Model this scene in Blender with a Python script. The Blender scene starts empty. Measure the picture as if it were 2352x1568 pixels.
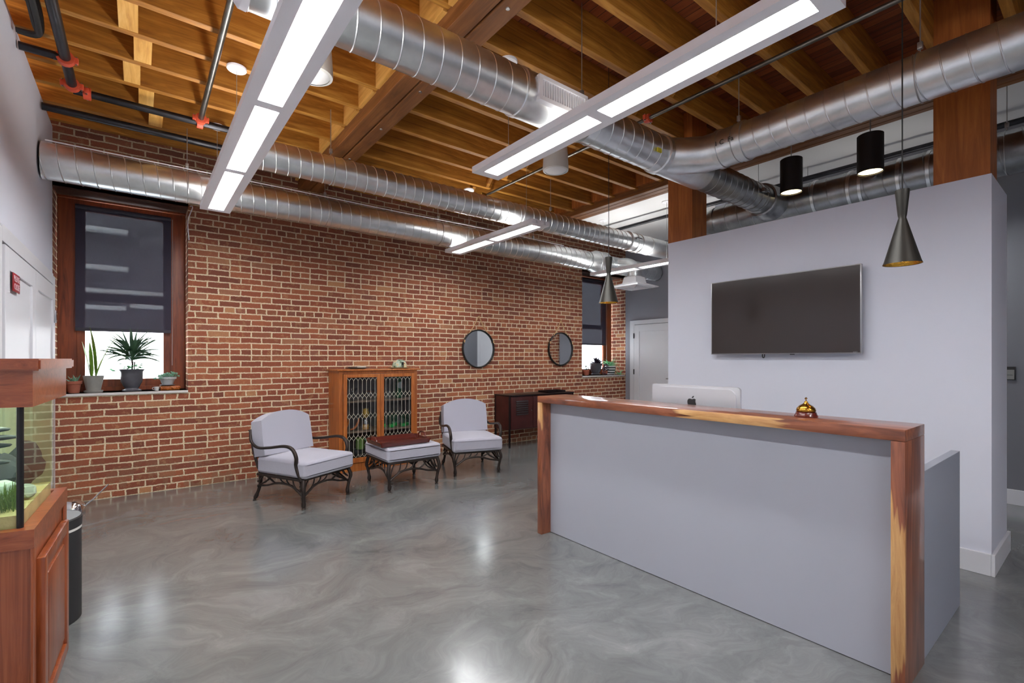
import bpy, bmesh, math, random
from mathutils import Vector, Matrix
from math import sin, cos, pi, radians, sqrt, atan2
random.seed(7)
SC = bpy.context.scene
COL = SC.collection

# ------------------------------------------------------------------ materials
def lin(c):
    c = c / 255.0
    return c / 12.92 if c <= 0.04045 else ((c + 0.055) / 1.055) ** 2.4
def rgb(r, g, b): return (lin(r), lin(g), lin(b), 1.0)

class NT:
    def __init__(s, name):
        s.m = bpy.data.materials.new(name); s.m.use_nodes = True
        s.t = s.m.node_tree; s.n = s.t.nodes
        s.b = s.n['Principled BSDF']; s.out = s.n['Material Output']
    def add(s, typ, **kw):
        n = s.n.new(typ)
        for k, v in kw.items(): setattr(n, k, v)
        return n
    def link(s, a, b): s.t.links.new(a, b)
    def set(s, **kw):
        for k, v in kw.items(): s.b.inputs[k.replace('_', ' ')].default_value = v
    def coords(s, scale=(1, 1, 1), kind='Object'):
        tc = s.add('ShaderNodeTexCoord'); mp = s.add('ShaderNodeMapping')
        s.link(tc.outputs[kind], mp.inputs[0]); mp.inputs['Scale'].default_value = scale
        return mp.outputs[0]
    def noise(s, vec, scale, detail=4, rough=0.5, dist=0.0):
        n = s.add('ShaderNodeTexNoise'); s.link(vec, n.inputs['Vector'])
        n.inputs['Scale'].default_value = scale; n.inputs['Detail'].default_value = detail
        n.inputs['Roughness'].default_value = rough; n.inputs['Distortion'].default_value = dist
        return n.outputs['Fac']
    def ramp(s, fac, stops, interp='LINEAR'):
        r = s.add('ShaderNodeValToRGB'); s.link(fac, r.inputs[0]); cr = r.color_ramp; cr.interpolation = interp
        while len(cr.elements) > len(stops): cr.elements.remove(cr.elements[-1])
        while len(cr.elements) < len(stops): cr.elements.new(1.0)
        for e, (p, c) in zip(cr.elements, stops): e.position = p; e.color = c
        return r.outputs[0]
    def mix(s, fac, a, b, mode='MIX'):
        m = s.add('ShaderNodeMix', data_type='RGBA', blend_type=mode)
        for sock, v in ((m.inputs[0], fac), (m.inputs[6], a), (m.inputs[7], b)):
            if isinstance(v, (int, float, tuple)): sock.default_value = v
            else: s.link(v, sock)
        return m.outputs[2]
    def math(s, op, a, b=0.0, c=0.0):
        m = s.add('ShaderNodeMath', operation=op)
        for i, v in enumerate((a, b, c)):
            if isinstance(v, (int, float)): m.inputs[i].default_value = v
            else: s.link(v, m.inputs[i])
        return m.outputs[0]
    def bump(s, h, strength=0.3, dist=0.01):
        b = s.add('ShaderNodeBump'); s.link(h, b.inputs['Height'])
        b.inputs['Strength'].default_value = strength; b.inputs['Distance'].default_value = dist
        s.link(b.outputs[0], s.b.inputs['Normal'])
    def color(s, c): s.link(c, s.b.inputs['Base Color'])

def plain(name, c, rough=0.5, metal=0.0, noise=0.0, bump=0.0, bscale=60, **kw):
    t = NT(name); t.set(Base_Color=c, Roughness=rough, Metallic=metal, **kw)
    v = t.coords()
    if noise:
        f = t.noise(v, 6, 5, 0.6)
        d = tuple(x * (1 - noise) for x in c[:3]) + (1,); l = tuple(min(1, x * (1 + noise)) for x in c[:3]) + (1,)
        t.color(t.ramp(f, [(0.3, d), (0.7, l)]))
    if bump:
        t.bump(t.noise(v, bscale, 3), bump, 0.003)
    return t.m

def wood(name, dark, mid, light, axis=0, scale=5.0, rough=0.4, stretch=9.0, knots=True, bump=0.08, coat=0.0):
    t = NT(name); sc = [stretch, stretch, stretch]; sc[axis] = 0.7
    v = t.coords(tuple(sc))
    g = t.noise(v, scale * 0.35, 6, 0.65, 1.5)
    v2 = t.coords((1, 1, 1))
    big = t.noise(v2, 2.2, 3, 0.5, 0.6)
    f = t.math('ADD', t.math('MULTIPLY', g, 0.75), t.math('MULTIPLY', big, 0.25))
    c = t.ramp(f, [(0.32, dark), (0.5, mid), (0.68, light)])
    t.color(c); t.set(Roughness=rough)
    if coat: t.set(Coat_Weight=coat, Coat_Roughness=0.12)
    t.bump(g, bump, 0.004)
    return t.m

def emit(name, c, s):
    t = NT(name); t.set(Base_Color=(0.8, 0.8, 0.8, 1), Emission_Color=c, Emission_Strength=s); return t.m

def glass(name, c, rough=0.02, ior=1.45, base=0.0):
    # thin glass: transparent with a fresnel reflection
    t = NT(name); tr = t.add('ShaderNodeBsdfTransparent'); gl = t.add('ShaderNodeBsdfGlossy')
    tr.inputs[0].default_value = c; gl.inputs['Roughness'].default_value = rough
    fr = t.add('ShaderNodeFresnel'); fr.inputs[0].default_value = ior
    mx = t.add('ShaderNodeMixShader'); ge = t.add('ShaderNodeNewGeometry')
    t.link(t.math('MULTIPLY', t.math('ADD', fr.outputs[0], base), t.math('SUBTRACT', 1.0, ge.outputs['Backfacing'])), mx.inputs[0])
    t.link(tr.outputs[0], mx.inputs[1]); t.link(gl.outputs[0], mx.inputs[2]); t.link(mx.outputs[0], t.out.inputs[0])
    return t.m

M = {}
def brick_mat():
    t = NT('brick masonry'); tc = t.add('ShaderNodeTexCoord'); sp = t.add('ShaderNodeSeparateXYZ')
    t.link(tc.outputs['Object'], sp.inputs[0])
    x, y, z = sp.outputs
    nz = t.add('ShaderNodeTexNoise'); t.link(tc.outputs['Object'], nz.inputs['Vector']); nz.inputs['Scale'].default_value = 7; nz.inputs['Detail'].default_value = 3
    nf = t.add('ShaderNodeTexNoise'); t.link(tc.outputs['Object'], nf.inputs['Vector']); nf.inputs['Scale'].default_value = 60; nf.inputs['Detail'].default_value = 3
    ns = t.add('ShaderNodeSeparateColor'); t.link(nz.outputs['Color'], ns.inputs[0])
    nfs = t.add('ShaderNodeSeparateColor'); t.link(nf.outputs['Color'], nfs.inputs[0])
    def off(a, n1, k1, n2, k2):
        return t.math('ADD', t.math('ADD', a, t.math('MULTIPLY', t.math('SUBTRACT', n1, 0.5), k1)), t.math('MULTIPLY', t.math('SUBTRACT', n2, 0.5), k2))
    u = off(t.math('ADD', x, y), ns.outputs[0], 0.03, nfs.outputs[0], 0.012)
    w = off(z, ns.outputs[1], 0.016, nfs.outputs[1], 0.010)
    H = 0.0667
    cv = t.add('ShaderNodeCombineXYZ'); t.link(u, cv.inputs[0]); t.link(w, cv.inputs[1])
    def br(bw, o):
        b = t.add('ShaderNodeTexBrick'); t.link(cv.outputs[0], b.inputs['Vector'])
        b.offset = o; b.offset_frequency = 2; b.squash = 1.0
        b.inputs['Scale'].default_value = 1; b.inputs['Brick Width'].default_value = bw; b.inputs['Row Height'].default_value = H
        b.inputs['Mortar Size'].default_value = 0.0082; b.inputs['Mortar Smooth'].default_value = 0.35; b.inputs['Bias'].default_value = 0.0
        b.inputs['Color1'].default_value = (0, 0, 0, 1); b.inputs['Color2'].default_value = (1, 1, 1, 1); b.inputs['Mortar'].default_value = (0.5, 0.5, 0.5, 1)
        return b
    b1 = br(0.212, 0.5); b2 = br(0.106, 0.5)
    row = t.math('FLOOR', t.math('DIVIDE', w, H)); hm = t.math('LESS_THAN', t.math('MODULO', row, 7.0), 0.5)
    rnd = t.mix(hm, b1.outputs['Color'], b2.outputs['Color']); fac = t.mix(hm, b1.outputs['Fac'], b2.outputs['Fac'])
    s1 = t.add('ShaderNodeSeparateColor'); t.link(rnd, s1.inputs[0]); rv = s1.outputs[0]
    s2 = t.add('ShaderNodeSeparateColor'); t.link(fac, s2.inputs[0]); mf = s2.outputs[0]
    # second pseudo random per brick from value
    rv2 = t.math('FRACT', t.math('MULTIPLY', rv, 13.7))
    base = t.ramp(rv, [(0.0, rgb(146, 82, 62)), (0.3, rgb(164, 90, 64)), (0.6, rgb(176, 100, 70)), (0.85, rgb(190, 114, 78)), (0.95, rgb(160, 98, 78)), (1.0, rgb(212, 150, 104))])
    blot = t.noise(tc.outputs['Object'], 16, 6, 0.7)
    base = t.mix(t.math('MULTIPLY', t.math('GREATER_THAN', blot, 0.58), 0.38), base, rgb(214, 160, 112))
    fine = t.noise(tc.outputs['Object'], 70, 5, 0.75)
    base = t.mix(0.55, base, t.ramp(fine, [(0.3, (0.50, 0.48, 0.47, 1)), (0.7, (1.0, 1.0, 1.0, 1))]), 'MULTIPLY')
    base = t.mix(t.math('MULTIPLY', t.math('GREATER_THAN', rv2, 0.80), 0.30), base, rgb(96, 60, 50))
    mort = t.ramp(fine, [(0.3, rgb(222, 196, 156)), (0.7, rgb(250, 234, 204))])
    c = t.mix(mf, base, mort)
    # browner toward the top; patchy stain near the floor
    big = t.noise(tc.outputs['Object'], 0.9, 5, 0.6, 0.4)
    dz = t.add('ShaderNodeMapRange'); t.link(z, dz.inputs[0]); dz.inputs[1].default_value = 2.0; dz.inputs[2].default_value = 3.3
    upper_tone = t.math('MULTIPLY', t.math('MULTIPLY', dz.outputs[0], big), 0.75)
    c = t.mix(upper_tone, c, rgb(98, 70, 58))
    lz = t.add('ShaderNodeMapRange'); t.link(z, lz.inputs[0]); lz.inputs[1].default_value = 0.55; lz.inputs[2].default_value = 0.0
    stain = t.math('MULTIPLY', t.math('MULTIPLY', lz.outputs[0], t.math('GREATER_THAN', t.noise(tc.outputs['Object'], 5, 5, 0.6), 0.52)), 0.45)
    c = t.mix(stain, c, rgb(150, 118, 90))
    t.color(c); t.set(Roughness=0.85)
    h = t.math('ADD', t.math('MULTIPLY', t.math('SUBTRACT', 1.0, mf), 0.6), t.math('MULTIPLY', fine, 0.5))
    t.bump(h, 0.75, 0.012)
    return t.m
M['brick'] = brick_mat()

def floor_mat():
    t = NT('swirled epoxy floor'); v = t.coords((1, 1, 1))
    n1 = t.add('ShaderNodeTexNoise'); t.link(v, n1.inputs['Vector']); n1.inputs['Scale'].default_value = 0.8; n1.inputs['Detail'].default_value = 3
    va = t.add('ShaderNodeVectorMath', operation='MULTIPLY_ADD')
    t.link(n1.outputs['Color'], va.inputs[0]); va.inputs[1].default_value = (1.7, 1.7, 0); t.link(v, va.inputs[2])
    n2 = t.add('ShaderNodeTexNoise'); t.link(va.outputs[0], n2.inputs['Vector']); n2.inputs['Scale'].default_value = 1.6; n2.inputs['Detail'].default_value = 5; n2.inputs['Roughness'].default_value = 0.55; n2.inputs['Distortion'].default_value = 0.5
    va2 = t.add('ShaderNodeVectorMath', operation='MULTIPLY_ADD')
    t.link(n2.outputs['Color'], va2.inputs[0]); va2.inputs[1].default_value = (0.55, 0.55, 0); t.link(va.outputs[0], va2.inputs[2])
    mp = t.add('ShaderNodeMapping'); t.link(va2.outputs[0], mp.inputs[0]); mp.inputs['Rotation'].default_value = (0, 0, 0.6); mp.inputs['Scale'].default_value = (1.0, 1.9, 1)
    f = t.noise(mp.outputs[0], 1.7, 11, 0.72, 0.2)
    g = t.noise(v, 0.55, 3, 0.5, 0.3)
    ff = t.math('ADD', t.math('MULTIPLY', f, 0.72), t.math('MULTIPLY', g, 0.28))
    c = t.ramp(ff, [(0.28, rgb(80, 82, 83)), (0.42, rgb(106, 108, 108)), (0.52, rgb(118, 120, 119)), (0.62, rgb(132, 133, 132)), (0.74, rgb(166, 167, 166))])
    c = t.mix(0.35, c, t.ramp(t.noise(mp.outputs[0], 9, 8, 0.75), [(0.3, (0.72, 0.72, 0.72, 1)), (0.7, (1.2, 1.2, 1.2, 1))]), 'MULTIPLY')
    t.color(c)
    r = t.ramp(t.noise(v, 3, 4), [(0.3, (0.19, 0.19, 0.19, 1)), (0.7, (0.27, 0.27, 0.27, 1))])
    t.link(r, t.b.inputs['Roughness'])
    t.set(Coat_Weight=0.6, Coat_Roughness=0.16)
    t.bump(t.noise(v, 60, 1), 0.02, 0.002)
    return t.m
M['floor'] = floor_mat()
M['wall'] = plain('painted wall', rgb(220, 223, 235), 0.7, bump=0.05, bscale=180)
M['wallgrey'] = plain('grey painted wall', rgb(150, 151, 160), 0.7, bump=0.05, bscale=180)
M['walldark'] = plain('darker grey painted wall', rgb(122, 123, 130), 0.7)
M['white'] = plain('white trim paint', rgb(222, 223, 228), 0.4)
M['ceilwhite'] = plain('white ceiling paint', rgb(232, 232, 232), 0.8)
M['joist'] = wood('old joist wood', rgb(116, 72, 22), rgb(170, 112, 38), rgb(208, 152, 66), 0, 5, 0.55, bump=0.2)
M['joistblock'] = wood('newer bridging wood', rgb(186, 128, 52), rgb(218, 164, 82), rgb(236, 190, 112), 1, 5, 0.55)
M['deck'] = None
def deck_mat():
    t = NT('old deck boards'); tc = t.add('ShaderNodeTexCoord'); sp = t.add('ShaderNodeSeparateXYZ'); t.link(tc.outputs['Object'], sp.inputs[0])
    k = t.math('DIVIDE', sp.outputs[0], 0.082); fl = t.math('FLOOR', k); fr = t.math('FRACT', k)
    wn = t.add('ShaderNodeTexWhiteNoise', noise_dimensions='1D'); t.link(fl, wn.inputs['W'])
    v = t.coords((12, 1.0, 12)); g = t.noise(v, 2.2, 5, 0.6, 1.0)
    f = t.math('ADD', t.math('MULTIPLY', g, 0.6), t.math('MULTIPLY', wn.outputs['Value'], 0.4))
    c = t.ramp(f, [(0.2, rgb(96, 44, 22)), (0.5, rgb(140, 70, 34)), (0.8, rgb(178, 98, 50))])
    e = t.math('LESS_THAN', fr, 0.06)
    c = t.mix(e, c, rgb(34, 16, 10)); t.color(c); t.set(Roughness=0.6)
    t.bump(t.math('SUBTRACT', 1.0, e), 0.5, 0.006)
    return t.m
M['deck'] = deck_mat()
M['beam'] = wood('dark oiled beam', rgb(94, 56, 26), rgb(126, 78, 38), rgb(156, 102, 54), 1, 5, 0.5, bump=0.15)
M['post'] = wood('stained fir post', rgb(132, 68, 24), rgb(164, 92, 38), rgb(190, 114, 52), 2, 6, 0.5, bump=0.15)
M['casing'] = wood('stained window casing', rgb(92, 38, 16), rgb(132, 62, 28), rgb(158, 82, 40), 2, 6, 0.4, bump=0.08)
M['headwood'] = wood('dark head board', rgb(52, 32, 24), rgb(70, 44, 34), rgb(88, 58, 44), 0, 6, 0.5)
M['oak'] = wood('orange oak', rgb(104, 46, 22), rgb(142, 70, 36), rgb(168, 92, 52), 0, 6, 0.32, stretch=14, coat=0.3)
M['oakv'] = wood('orange oak upright grain', rgb(106, 48, 22), rgb(144, 72, 36), rgb(168, 92, 52), 2, 6, 0.32, stretch=14, coat=0.3)
M['cabwood'] = wood('honey oak cabinet', rgb(140, 72, 28), rgb(182, 104, 46), rgb(204, 128, 64), 2, 6, 0.35, stretch=12, coat=0.2)
def walnut(name, axis, top=False):
    t = NT(name); sc = [7, 7, 7]; sc[axis] = 0.8; v = t.coords(tuple(sc))
    g = t.noise(v, 2.4, 7, 0.6, 1.6)
    c = t.ramp(g, [(0.28, rgb(84, 44, 30)), (0.48, rgb(132, 74, 48)), (0.7, rgb(166, 100, 68))])
    # live-edge sapwood: pale irregular streak where the slab was cut through
    v2 = t.coords((1, 1, 1)); n = t.noise(v2, 1.5, 4, 0.55, 0.8)
    tc = t.add('ShaderNodeTexCoord'); sp = t.add('ShaderNodeSeparateXYZ'); t.link(tc.outputs['Object'], sp.inputs[0])
    ed = t.add('ShaderNodeMapRange'); t.link(sp.outputs[0], ed.inputs[0]); ed.inputs[1].default_value = 0.02; ed.inputs[2].default_value = 0.002
    yy = sp.outputs[1] if axis == 1 else sp.outputs[2]
    cen, wid = (0.76, 0.40) if axis == 1 else (0.42, 0.46)
    if top: cen, wid = 1.0, 0.22
    wv = t.noise(t.coords((1, 22, 1.2) if axis == 2 else (1, 1.2, 22)), 1.6, 3, 0.5)
    d = t.math('ABSOLUTE', t.math('SUBTRACT', yy, cen)); band = t.math('SUBTRACT', 1.0, t.math('DIVIDE', d, wid))
    m0 = t.math('ADD', band, t.math('MULTIPLY', t.math('SUBTRACT', wv, 0.5), 1.6))
    sm = t.add('ShaderNodeMapRange'); t.link(m0, sm.inputs[0]); sm.inputs[1].default_value = 0.22; sm.inputs[2].default_value = 0.34
    m = t.math('MULTIPLY', sm.outputs[0], ed.outputs[0])
    pale = t.ramp(t.noise(v, 3, 6, 0.7, 1.2), [(0.3, rgb(176, 120, 68)), (0.7, rgb(226, 180, 120))])
    c = t.mix(m, c, pale); t.color(c); t.set(Roughness=0.28, Coat_Weight=0.5, Coat_Roughness=0.08); t.bump(g, 0.04, 0.002)
    return t.m
M['walnut'] = walnut('walnut slab', 1); M['walnutv'] = walnut('walnut slab upright', 2); M['walnutl'] = walnut('walnut slab left upright', 2, True)
def galv(name='galvanized sheet metal', a=(214, 218, 220), b=(236, 239, 240), r0=0.30, r1=0.38):
    t = NT(name); v = t.coords((1, 1, 1)); n = t.noise(v, 7, 4, 0.6)
    t.color(t.ramp(n, [(0.3, rgb(*a)), (0.7, rgb(*b))]))
    t.set(Metallic=1.0, Roughness=(r0 + r1) / 2); return t.m
M['galv'] = galv()
M['galvdark'] = galv('darker sheet metal', (140, 142, 144), (176, 178, 180))  # darker tone of the sheet metal, for the back runs
M['steel'] = plain('bare steel', rgb(170, 170, 172), 0.3, 1.0)
M['chrome'] = plain('chrome', rgb(225, 225, 228), 0.12, 1.0)
M['blackpipe'] = plain('black iron pipe', rgb(52, 52, 56), 0.35, 0.7, noise=0.4)
M['steelpipe'] = plain('grey steel pipe', rgb(120, 118, 112), 0.3, 0.9, noise=0.3)
M['orange'] = plain('orange coupling paint', rgb(212, 84, 54), 0.45, noise=0.15)
M['housing'] = plain('white fixture housing', rgb(250, 250, 254), 0.45)
M['lens'] = emit('lit diffuser lens', (0.97, 0.985, 1.0, 1), 16.0)
M['upfill'] = emit('mid added uplight', (1.0, 0.97, 0.93, 1), 8.0)  # added glow for fixture tops, stands in for bounced light on the ceiling
M['uplow'] = emit('dim added uplight', (1.0, 0.96, 0.9, 1), 1.2); M['uphigh'] = emit('bright added uplight', (1.0, 0.98, 0.95, 1), 9.0)
M['speaker'] = plain('off white speaker shell', rgb(216, 214, 208), 0.5)
M['speakerface'] = plain('white speaker grille', rgb(232, 232, 232), 0.6, bump=0.3, bscale=400)
M['blackmetal'] = plain('matt black metal', rgb(34, 33, 32), 0.45, 0.3)
M['blackshade'] = plain('matt black shade', rgb(20, 16, 20), 0.6)
M['coneshade'] = plain('brushed black shade', rgb(58, 56, 52), 0.42, 0.6, noise=0.1)
M['gold'] = plain('hammered gold', rgb(220, 170, 70), 0.2, 1.0, bump=0.6, bscale=60)
M['goldmatte'] = plain('brass', rgb(184, 134, 52), 0.22, 1.0)
M['bulb'] = emit('warm bulb', (1.0, 0.72, 0.36, 1), 14.0)
M['warmlens'] = emit('warm lit lens', (1.0, 0.80, 0.42, 1), 2.2)
M['cord'] = plain('black cord', rgb(30, 30, 30), 0.6)
M['wire'] = plain('steel wire', rgb(180, 180, 180), 0.35, 0.8)
def fabric_mat():
    t = NT('lilac grey fabric'); v = t.coords((1, 1, 1)); n = t.noise(v, 320, 2, 0.6)
    t.color(t.ramp(n, [(0.3, rgb(168, 167, 180)), (0.7, rgb(192, 191, 203))])); t.set(Roughness=0.9)
    t.b.inputs['Sheen Weight'].default_value = 0.25; t.bump(n, 0.25, 0.001); return t.m
M['fabric'] = fabric_mat()
M['bronze'] = plain('cast bronze paint', rgb(66, 58, 54), 0.36, 0.75, noise=0.2, bump=0.15)
M['mahog'] = wood('mahogany tray', rgb(66, 20, 14), rgb(96, 34, 24), rgb(120, 48, 34), 0, 6, 0.25, coat=0.5)
M['mirror'] = plain('mirror glass', rgb(235, 240, 242), 0.02, 1.0)
M['rope'] = plain('tan rope', rgb(206, 168, 122), 0.8, bump=0.4, bscale=200)
M['lead'] = plain('lead came', rgb(222, 216, 196), 0.3, 0.2)
M['clearglass'] = glass('clear pane', (0.93, 0.95, 0.95, 1))
M['winglass'] = glass('window pane', (0.95, 0.97, 0.97, 1))
M['tankglass'] = glass('tank glass', (0.95, 0.985, 0.95, 1))
M['tintglass'] = glass('yellow green tank end', (0.95, 0.96, 0.76, 1))
M['greenglass'] = glass('green glass', (0.45, 0.92, 0.66, 1), rough=0.1, base=0.12)
M['objglass'] = glass('crystal', (0.90, 0.93, 0.95, 1), rough=0.12, ior=1.8, base=0.22)
M['amber'] = plain('amber liquid', rgb(214, 150, 50), 0.2)
M['greenliq'] = plain('pale green glass base', rgb(96, 190, 120), 0.15)
M['leather'] = plain('tan leather', rgb(180, 96, 40), 0.5)
M['cabdark'] = plain('dark cabinet interior', rgb(92, 85, 86), 0.7)
M['shelf'] = plain('dark shelf', rgb(124, 104, 88), 0.5)
M['locker'] = plain('oxblood painted steel', rgb(74, 32, 30), 0.35, 0.2, noise=0.25)
M['lockerdark'] = plain('blackened steel frame', rgb(36, 26, 28), 0.3, 0.5)
M['deskgrey'] = plain('satin grey panel', rgb(174, 176, 186), 0.38, bump=0.03, bscale=200)
M['deskgrey2'] = plain('satin grey return', rgb(150, 155, 168), 0.38, bump=0.03, bscale=200)
M['screen'] = plain('dark screen', rgb(54, 45, 42), 0.16)
M['bezel'] = plain('silver bezel', rgb(176, 176, 178), 0.3, 0.8)
M['black'] = plain('black plastic', rgb(16, 16, 17), 0.4)
M['alu'] = plain('brushed aluminium', rgb(216, 217, 222), 0.32, 0.55)
M['aludark'] = plain('dark emblem', rgb(50, 50, 50), 0.3)
M['red'] = plain('red plate', rgb(150, 26, 36), 0.45)
M['signtext'] = plain('pale lettering', rgb(226, 190, 196), 0.5)
M['signgrey'] = plain('grey plate', rgb(134, 134, 130), 0.5)
M['textdark'] = plain('dark lettering and gap shade', rgb(50, 50, 50), 0.5)
M['bin'] = plain('charcoal bin', rgb(52, 51, 53), 0.5, 0.2)
M['binlid'] = plain('grey bin lid', rgb(150, 154, 158), 0.35, 0.3)
M['terracotta'] = plain('terracotta', rgb(172, 100, 78), 0.8, noise=0.15)
M['greypot'] = plain('weathered grey pot', rgb(150, 148, 142), 0.8, noise=0.2, bump=0.3, bscale=40)
M['urn'] = plain('glazed dark urn', rgb(88, 88, 94), 0.3, noise=0.3)
M['soil'] = plain('soil', rgb(56, 42, 32), 0.95, noise=0.3)
M['bowlpot'] = plain('pale ceramic', rgb(190, 194, 194), 0.4, noise=0.1)
M['burl'] = plain('burl wood stand', rgb(168, 92, 38), 0.25, noise=0.5)
M['ceram'] = plain('white ceramic', rgb(226, 224, 220), 0.3)
M['sill'] = plain('pale stone sill', rgb(214, 210, 206), 0.6)
M['green1'] = plain('leaf green', rgb(112, 150, 52), 0.4, noise=0.25)
M['green2'] = plain('deep leaf green', rgb(52, 84, 58), 0.45, noise=0.3)
M['green3'] = plain('blue green succulent', rgb(118, 164, 136), 0.5, noise=0.2)
M['purpleleaf'] = plain('dark purple leaf', rgb(62, 48, 66), 0.5, noise=0.3)
M['mintleaf'] = plain('mint leaf', rgb(120, 196, 140), 0.5, noise=0.2)
M['gravel'] = plain('aquarium gravel', rgb(214, 196, 142), 0.8, noise=0.35, bump=1.0, bscale=90)
M['rock'] = plain('dark slate', rgb(38, 46, 50), 0.7, noise=0.35, bump=0.4, bscale=20)
M['whiterock'] = plain('pale coral rock', rgb(180, 198, 186), 0.8, noise=0.3, bump=0.6, bscale=40)
M['waterplant'] = plain('algae green', rgb(96, 124, 46), 0.6, noise=0.3)
M['darkleaf'] = plain('broad dark leaf', rgb(40, 56, 62), 0.5, noise=0.2)
M['facade'] = plain('neighbouring grey wall', rgb(120, 118, 124), 0.8, noise=0.3)
M['facadelight'] = plain('neighbouring white wall', rgb(238, 240, 242), 0.7)
M['tanktint'] = plain('pale green backing', rgb(214, 220, 170), 0.6)
def blind_mat():
    t = NT('mesh shade cloth'); v = t.coords((1, 1, 1)); tr = t.add('ShaderNodeBsdfTransparent')
    n = t.noise(t.coords((240, 240, 18)), 1, 2, 0.6); n2 = t.noise(t.coords((30, 30, 300)), 1, 2, 0.6)
    f = t.math('ADD', t.math('MULTIPLY', n, 0.16), t.math('MULTIPLY', n2, 0.08)); f = t.math('ADD', f, 0.03)
    t.set(Base_Color=rgb(62, 60, 78), Roughness=0.8)
    mx = t.add('ShaderNodeMixShader'); t.link(f, mx.inputs[0]); t.link(t.b.outputs[0], mx.inputs[1]); t.link(tr.outputs[0], mx.inputs[2]); t.link(mx.outputs[0], t.out.inputs[0])
    return t.m
M['blind'] = blind_mat()
M['blindsolid'] = plain('shade hem bar', rgb(58, 57, 70), 0.6)
def water_mat():
    t = NT('tank water surface'); tr = t.add('ShaderNodeBsdfTransparent'); tr.inputs[0].default_value = (0.95, 0.99, 0.95, 1)
    gl = t.add('ShaderNodeBsdfGlossy'); gl.inputs['Roughness'].default_value = 0.03
    mx = t.add('ShaderNodeMixShader'); mx.inputs[0].default_value = 0.03
    t.link(tr.outputs[0], mx.inputs[1]); t.link(gl.outputs[0], mx.inputs[2]); t.link(mx.outputs[0], t.out.inputs[0]); return t.m
M['water'] = water_mat()

# ------------------------------------------------------------------ mesh helpers
def BM(): return bmesh.new()
def box(bm, x0, x1, y0, y1, z0, z1, bev=0.0, rot=None, at=None):
    r = bmesh.ops.create_cube(bm, size=1.0); vs = r['verts']
    for v in vs: v.co = Vector(((x0 + x1) / 2 + v.co.x * (x1 - x0), (y0 + y1) / 2 + v.co.y * (y1 - y0), (z0 + z1) / 2 + v.co.z * (z1 - z0)))
    if bev > 0:
        es = {e for v in vs for e in v.link_edges}
        r = bmesh.ops.bevel(bm, geom=list(es), offset=bev, segments=2, affect='EDGES', profile=0.5)
        vs = list({v for f in r['faces'] for v in f.verts} | {v for v in vs if v.is_valid})
    if rot is not None:
        bmesh.ops.transform(bm, matrix=rot, verts=vs)
    return vs
def prism(bm, pts, z0, z1):
    a = [bm.verts.new((p[0], p[1], z0)) for p in pts]; b = [bm.verts.new((p[0], p[1], z1)) for p in pts]; n = len(pts)
    bm.faces.new(list(reversed(a))); bm.faces.new(b)
    for i in range(n): bm.faces.new((a[i], a[(i + 1) % n], b[(i + 1) % n], b[i]))
    return a + b
def extr(bm, pts, axis, t0, t1):
    """polygon given in the two other axes, extruded along axis"""
    def mk(p, t):
        if axis == 0: return (t, p[0], p[1])
        if axis == 1: return (p[0], t, p[1])
        return (p[0], p[1], t)
    a = [bm.verts.new(mk(p, t0)) for p in pts]; b = [bm.verts.new(mk(p, t1)) for p in pts]; n = len(pts)
    bm.faces.new(list(reversed(a))); bm.faces.new(b)
    for i in range(n): bm.faces.new((a[i], a[(i + 1) % n], b[(i + 1) % n], b[i]))
def frames(P):
    out = []; prev = None
    for i, p in enumerate(P):
        if i == 0: d = P[1] - P[0]
        elif i == len(P) - 1: d = P[-1] - P[-2]
        else: d = (P[i + 1] - P[i]).normalized() + (P[i] - P[i - 1]).normalized()
        d.normalize()
        if prev is None:
            u = d.orthogonal().normalized()
            if abs(d.z) < 0.9: u = d.cross(Vector((0, 0, 1))).normalized()
        else:
            u = prev - d * prev.dot(d); u.normalize()
        prev = u; out.append((d, u, d.cross(u)))
    return out
def tube(bm, pts, r, n=8, caps=True, flat=1.0):
    P = [Vector(p) for p in pts]; R = r if isinstance(r, (list, tuple)) else [r] * len(P); rings = []
    for p, (d, u, w), rr in zip(P, frames(P), R):
        rings.append([bm.verts.new(p + u * cos(2 * pi * k / n) * rr + w * sin(2 * pi * k / n) * rr * flat) for k in range(n)])
    for a, b in zip(rings, rings[1:]):
        for k in range(n): bm.faces.new((a[k], a[(k + 1) % n], b[(k + 1) % n], b[k]))
    if caps: bm.faces.new(list(reversed(rings[0]))); bm.faces.new(rings[-1])
def smoothpts(pts, sub=6):
    P = [Vector(p) for p in pts]; out = []
    for i in range(len(P) - 1):
        p0 = P[max(i - 1, 0)]; p1 = P[i]; p2 = P[i + 1]; p3 = P[min(i + 2, len(P) - 1)]
        for k in range(sub):
            t = k / sub
            out.append(0.5 * ((2 * p1) + (-p0 + p2) * t + (2 * p0 - 5 * p1 + 4 * p2 - p3) * t * t + (-p0 + 3 * p1 - 3 * p2 + p3) * t ** 3))
    out.append(P[-1]); return out
def lathe(bm, prof, n=24, c=(0, 0, 0), close=True, sx=1.0):
    rings = []
    for r, z in prof:
        rings.append([bm.verts.new((c[0] + cos(2 * pi * k / n) * r * sx, c[1] + sin(2 * pi * k / n) * r, c[2] + z)) for k in range(n)] if r > 1e-6 else [bm.verts.new((c[0], c[1], c[2] + z))])
    for a, b in zip(rings, rings[1:]):
        for k in range(n):
            k2 = (k + 1) % n
            if len(a) == 1 and len(b) == 1: continue
            if len(a) == 1: bm.faces.new((a[0], b[k2], b[k]))
            elif len(b) == 1: bm.faces.new((a[k], a[k2], b[0]))
            else: bm.faces.new((a[k], a[k2], b[k2], b[k]))
    if close:
        if len(rings[0]) > 1: bm.faces.new(list(reversed(rings[0])))
        if len(rings[-1]) > 1: bm.faces.new(rings[-1])
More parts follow.
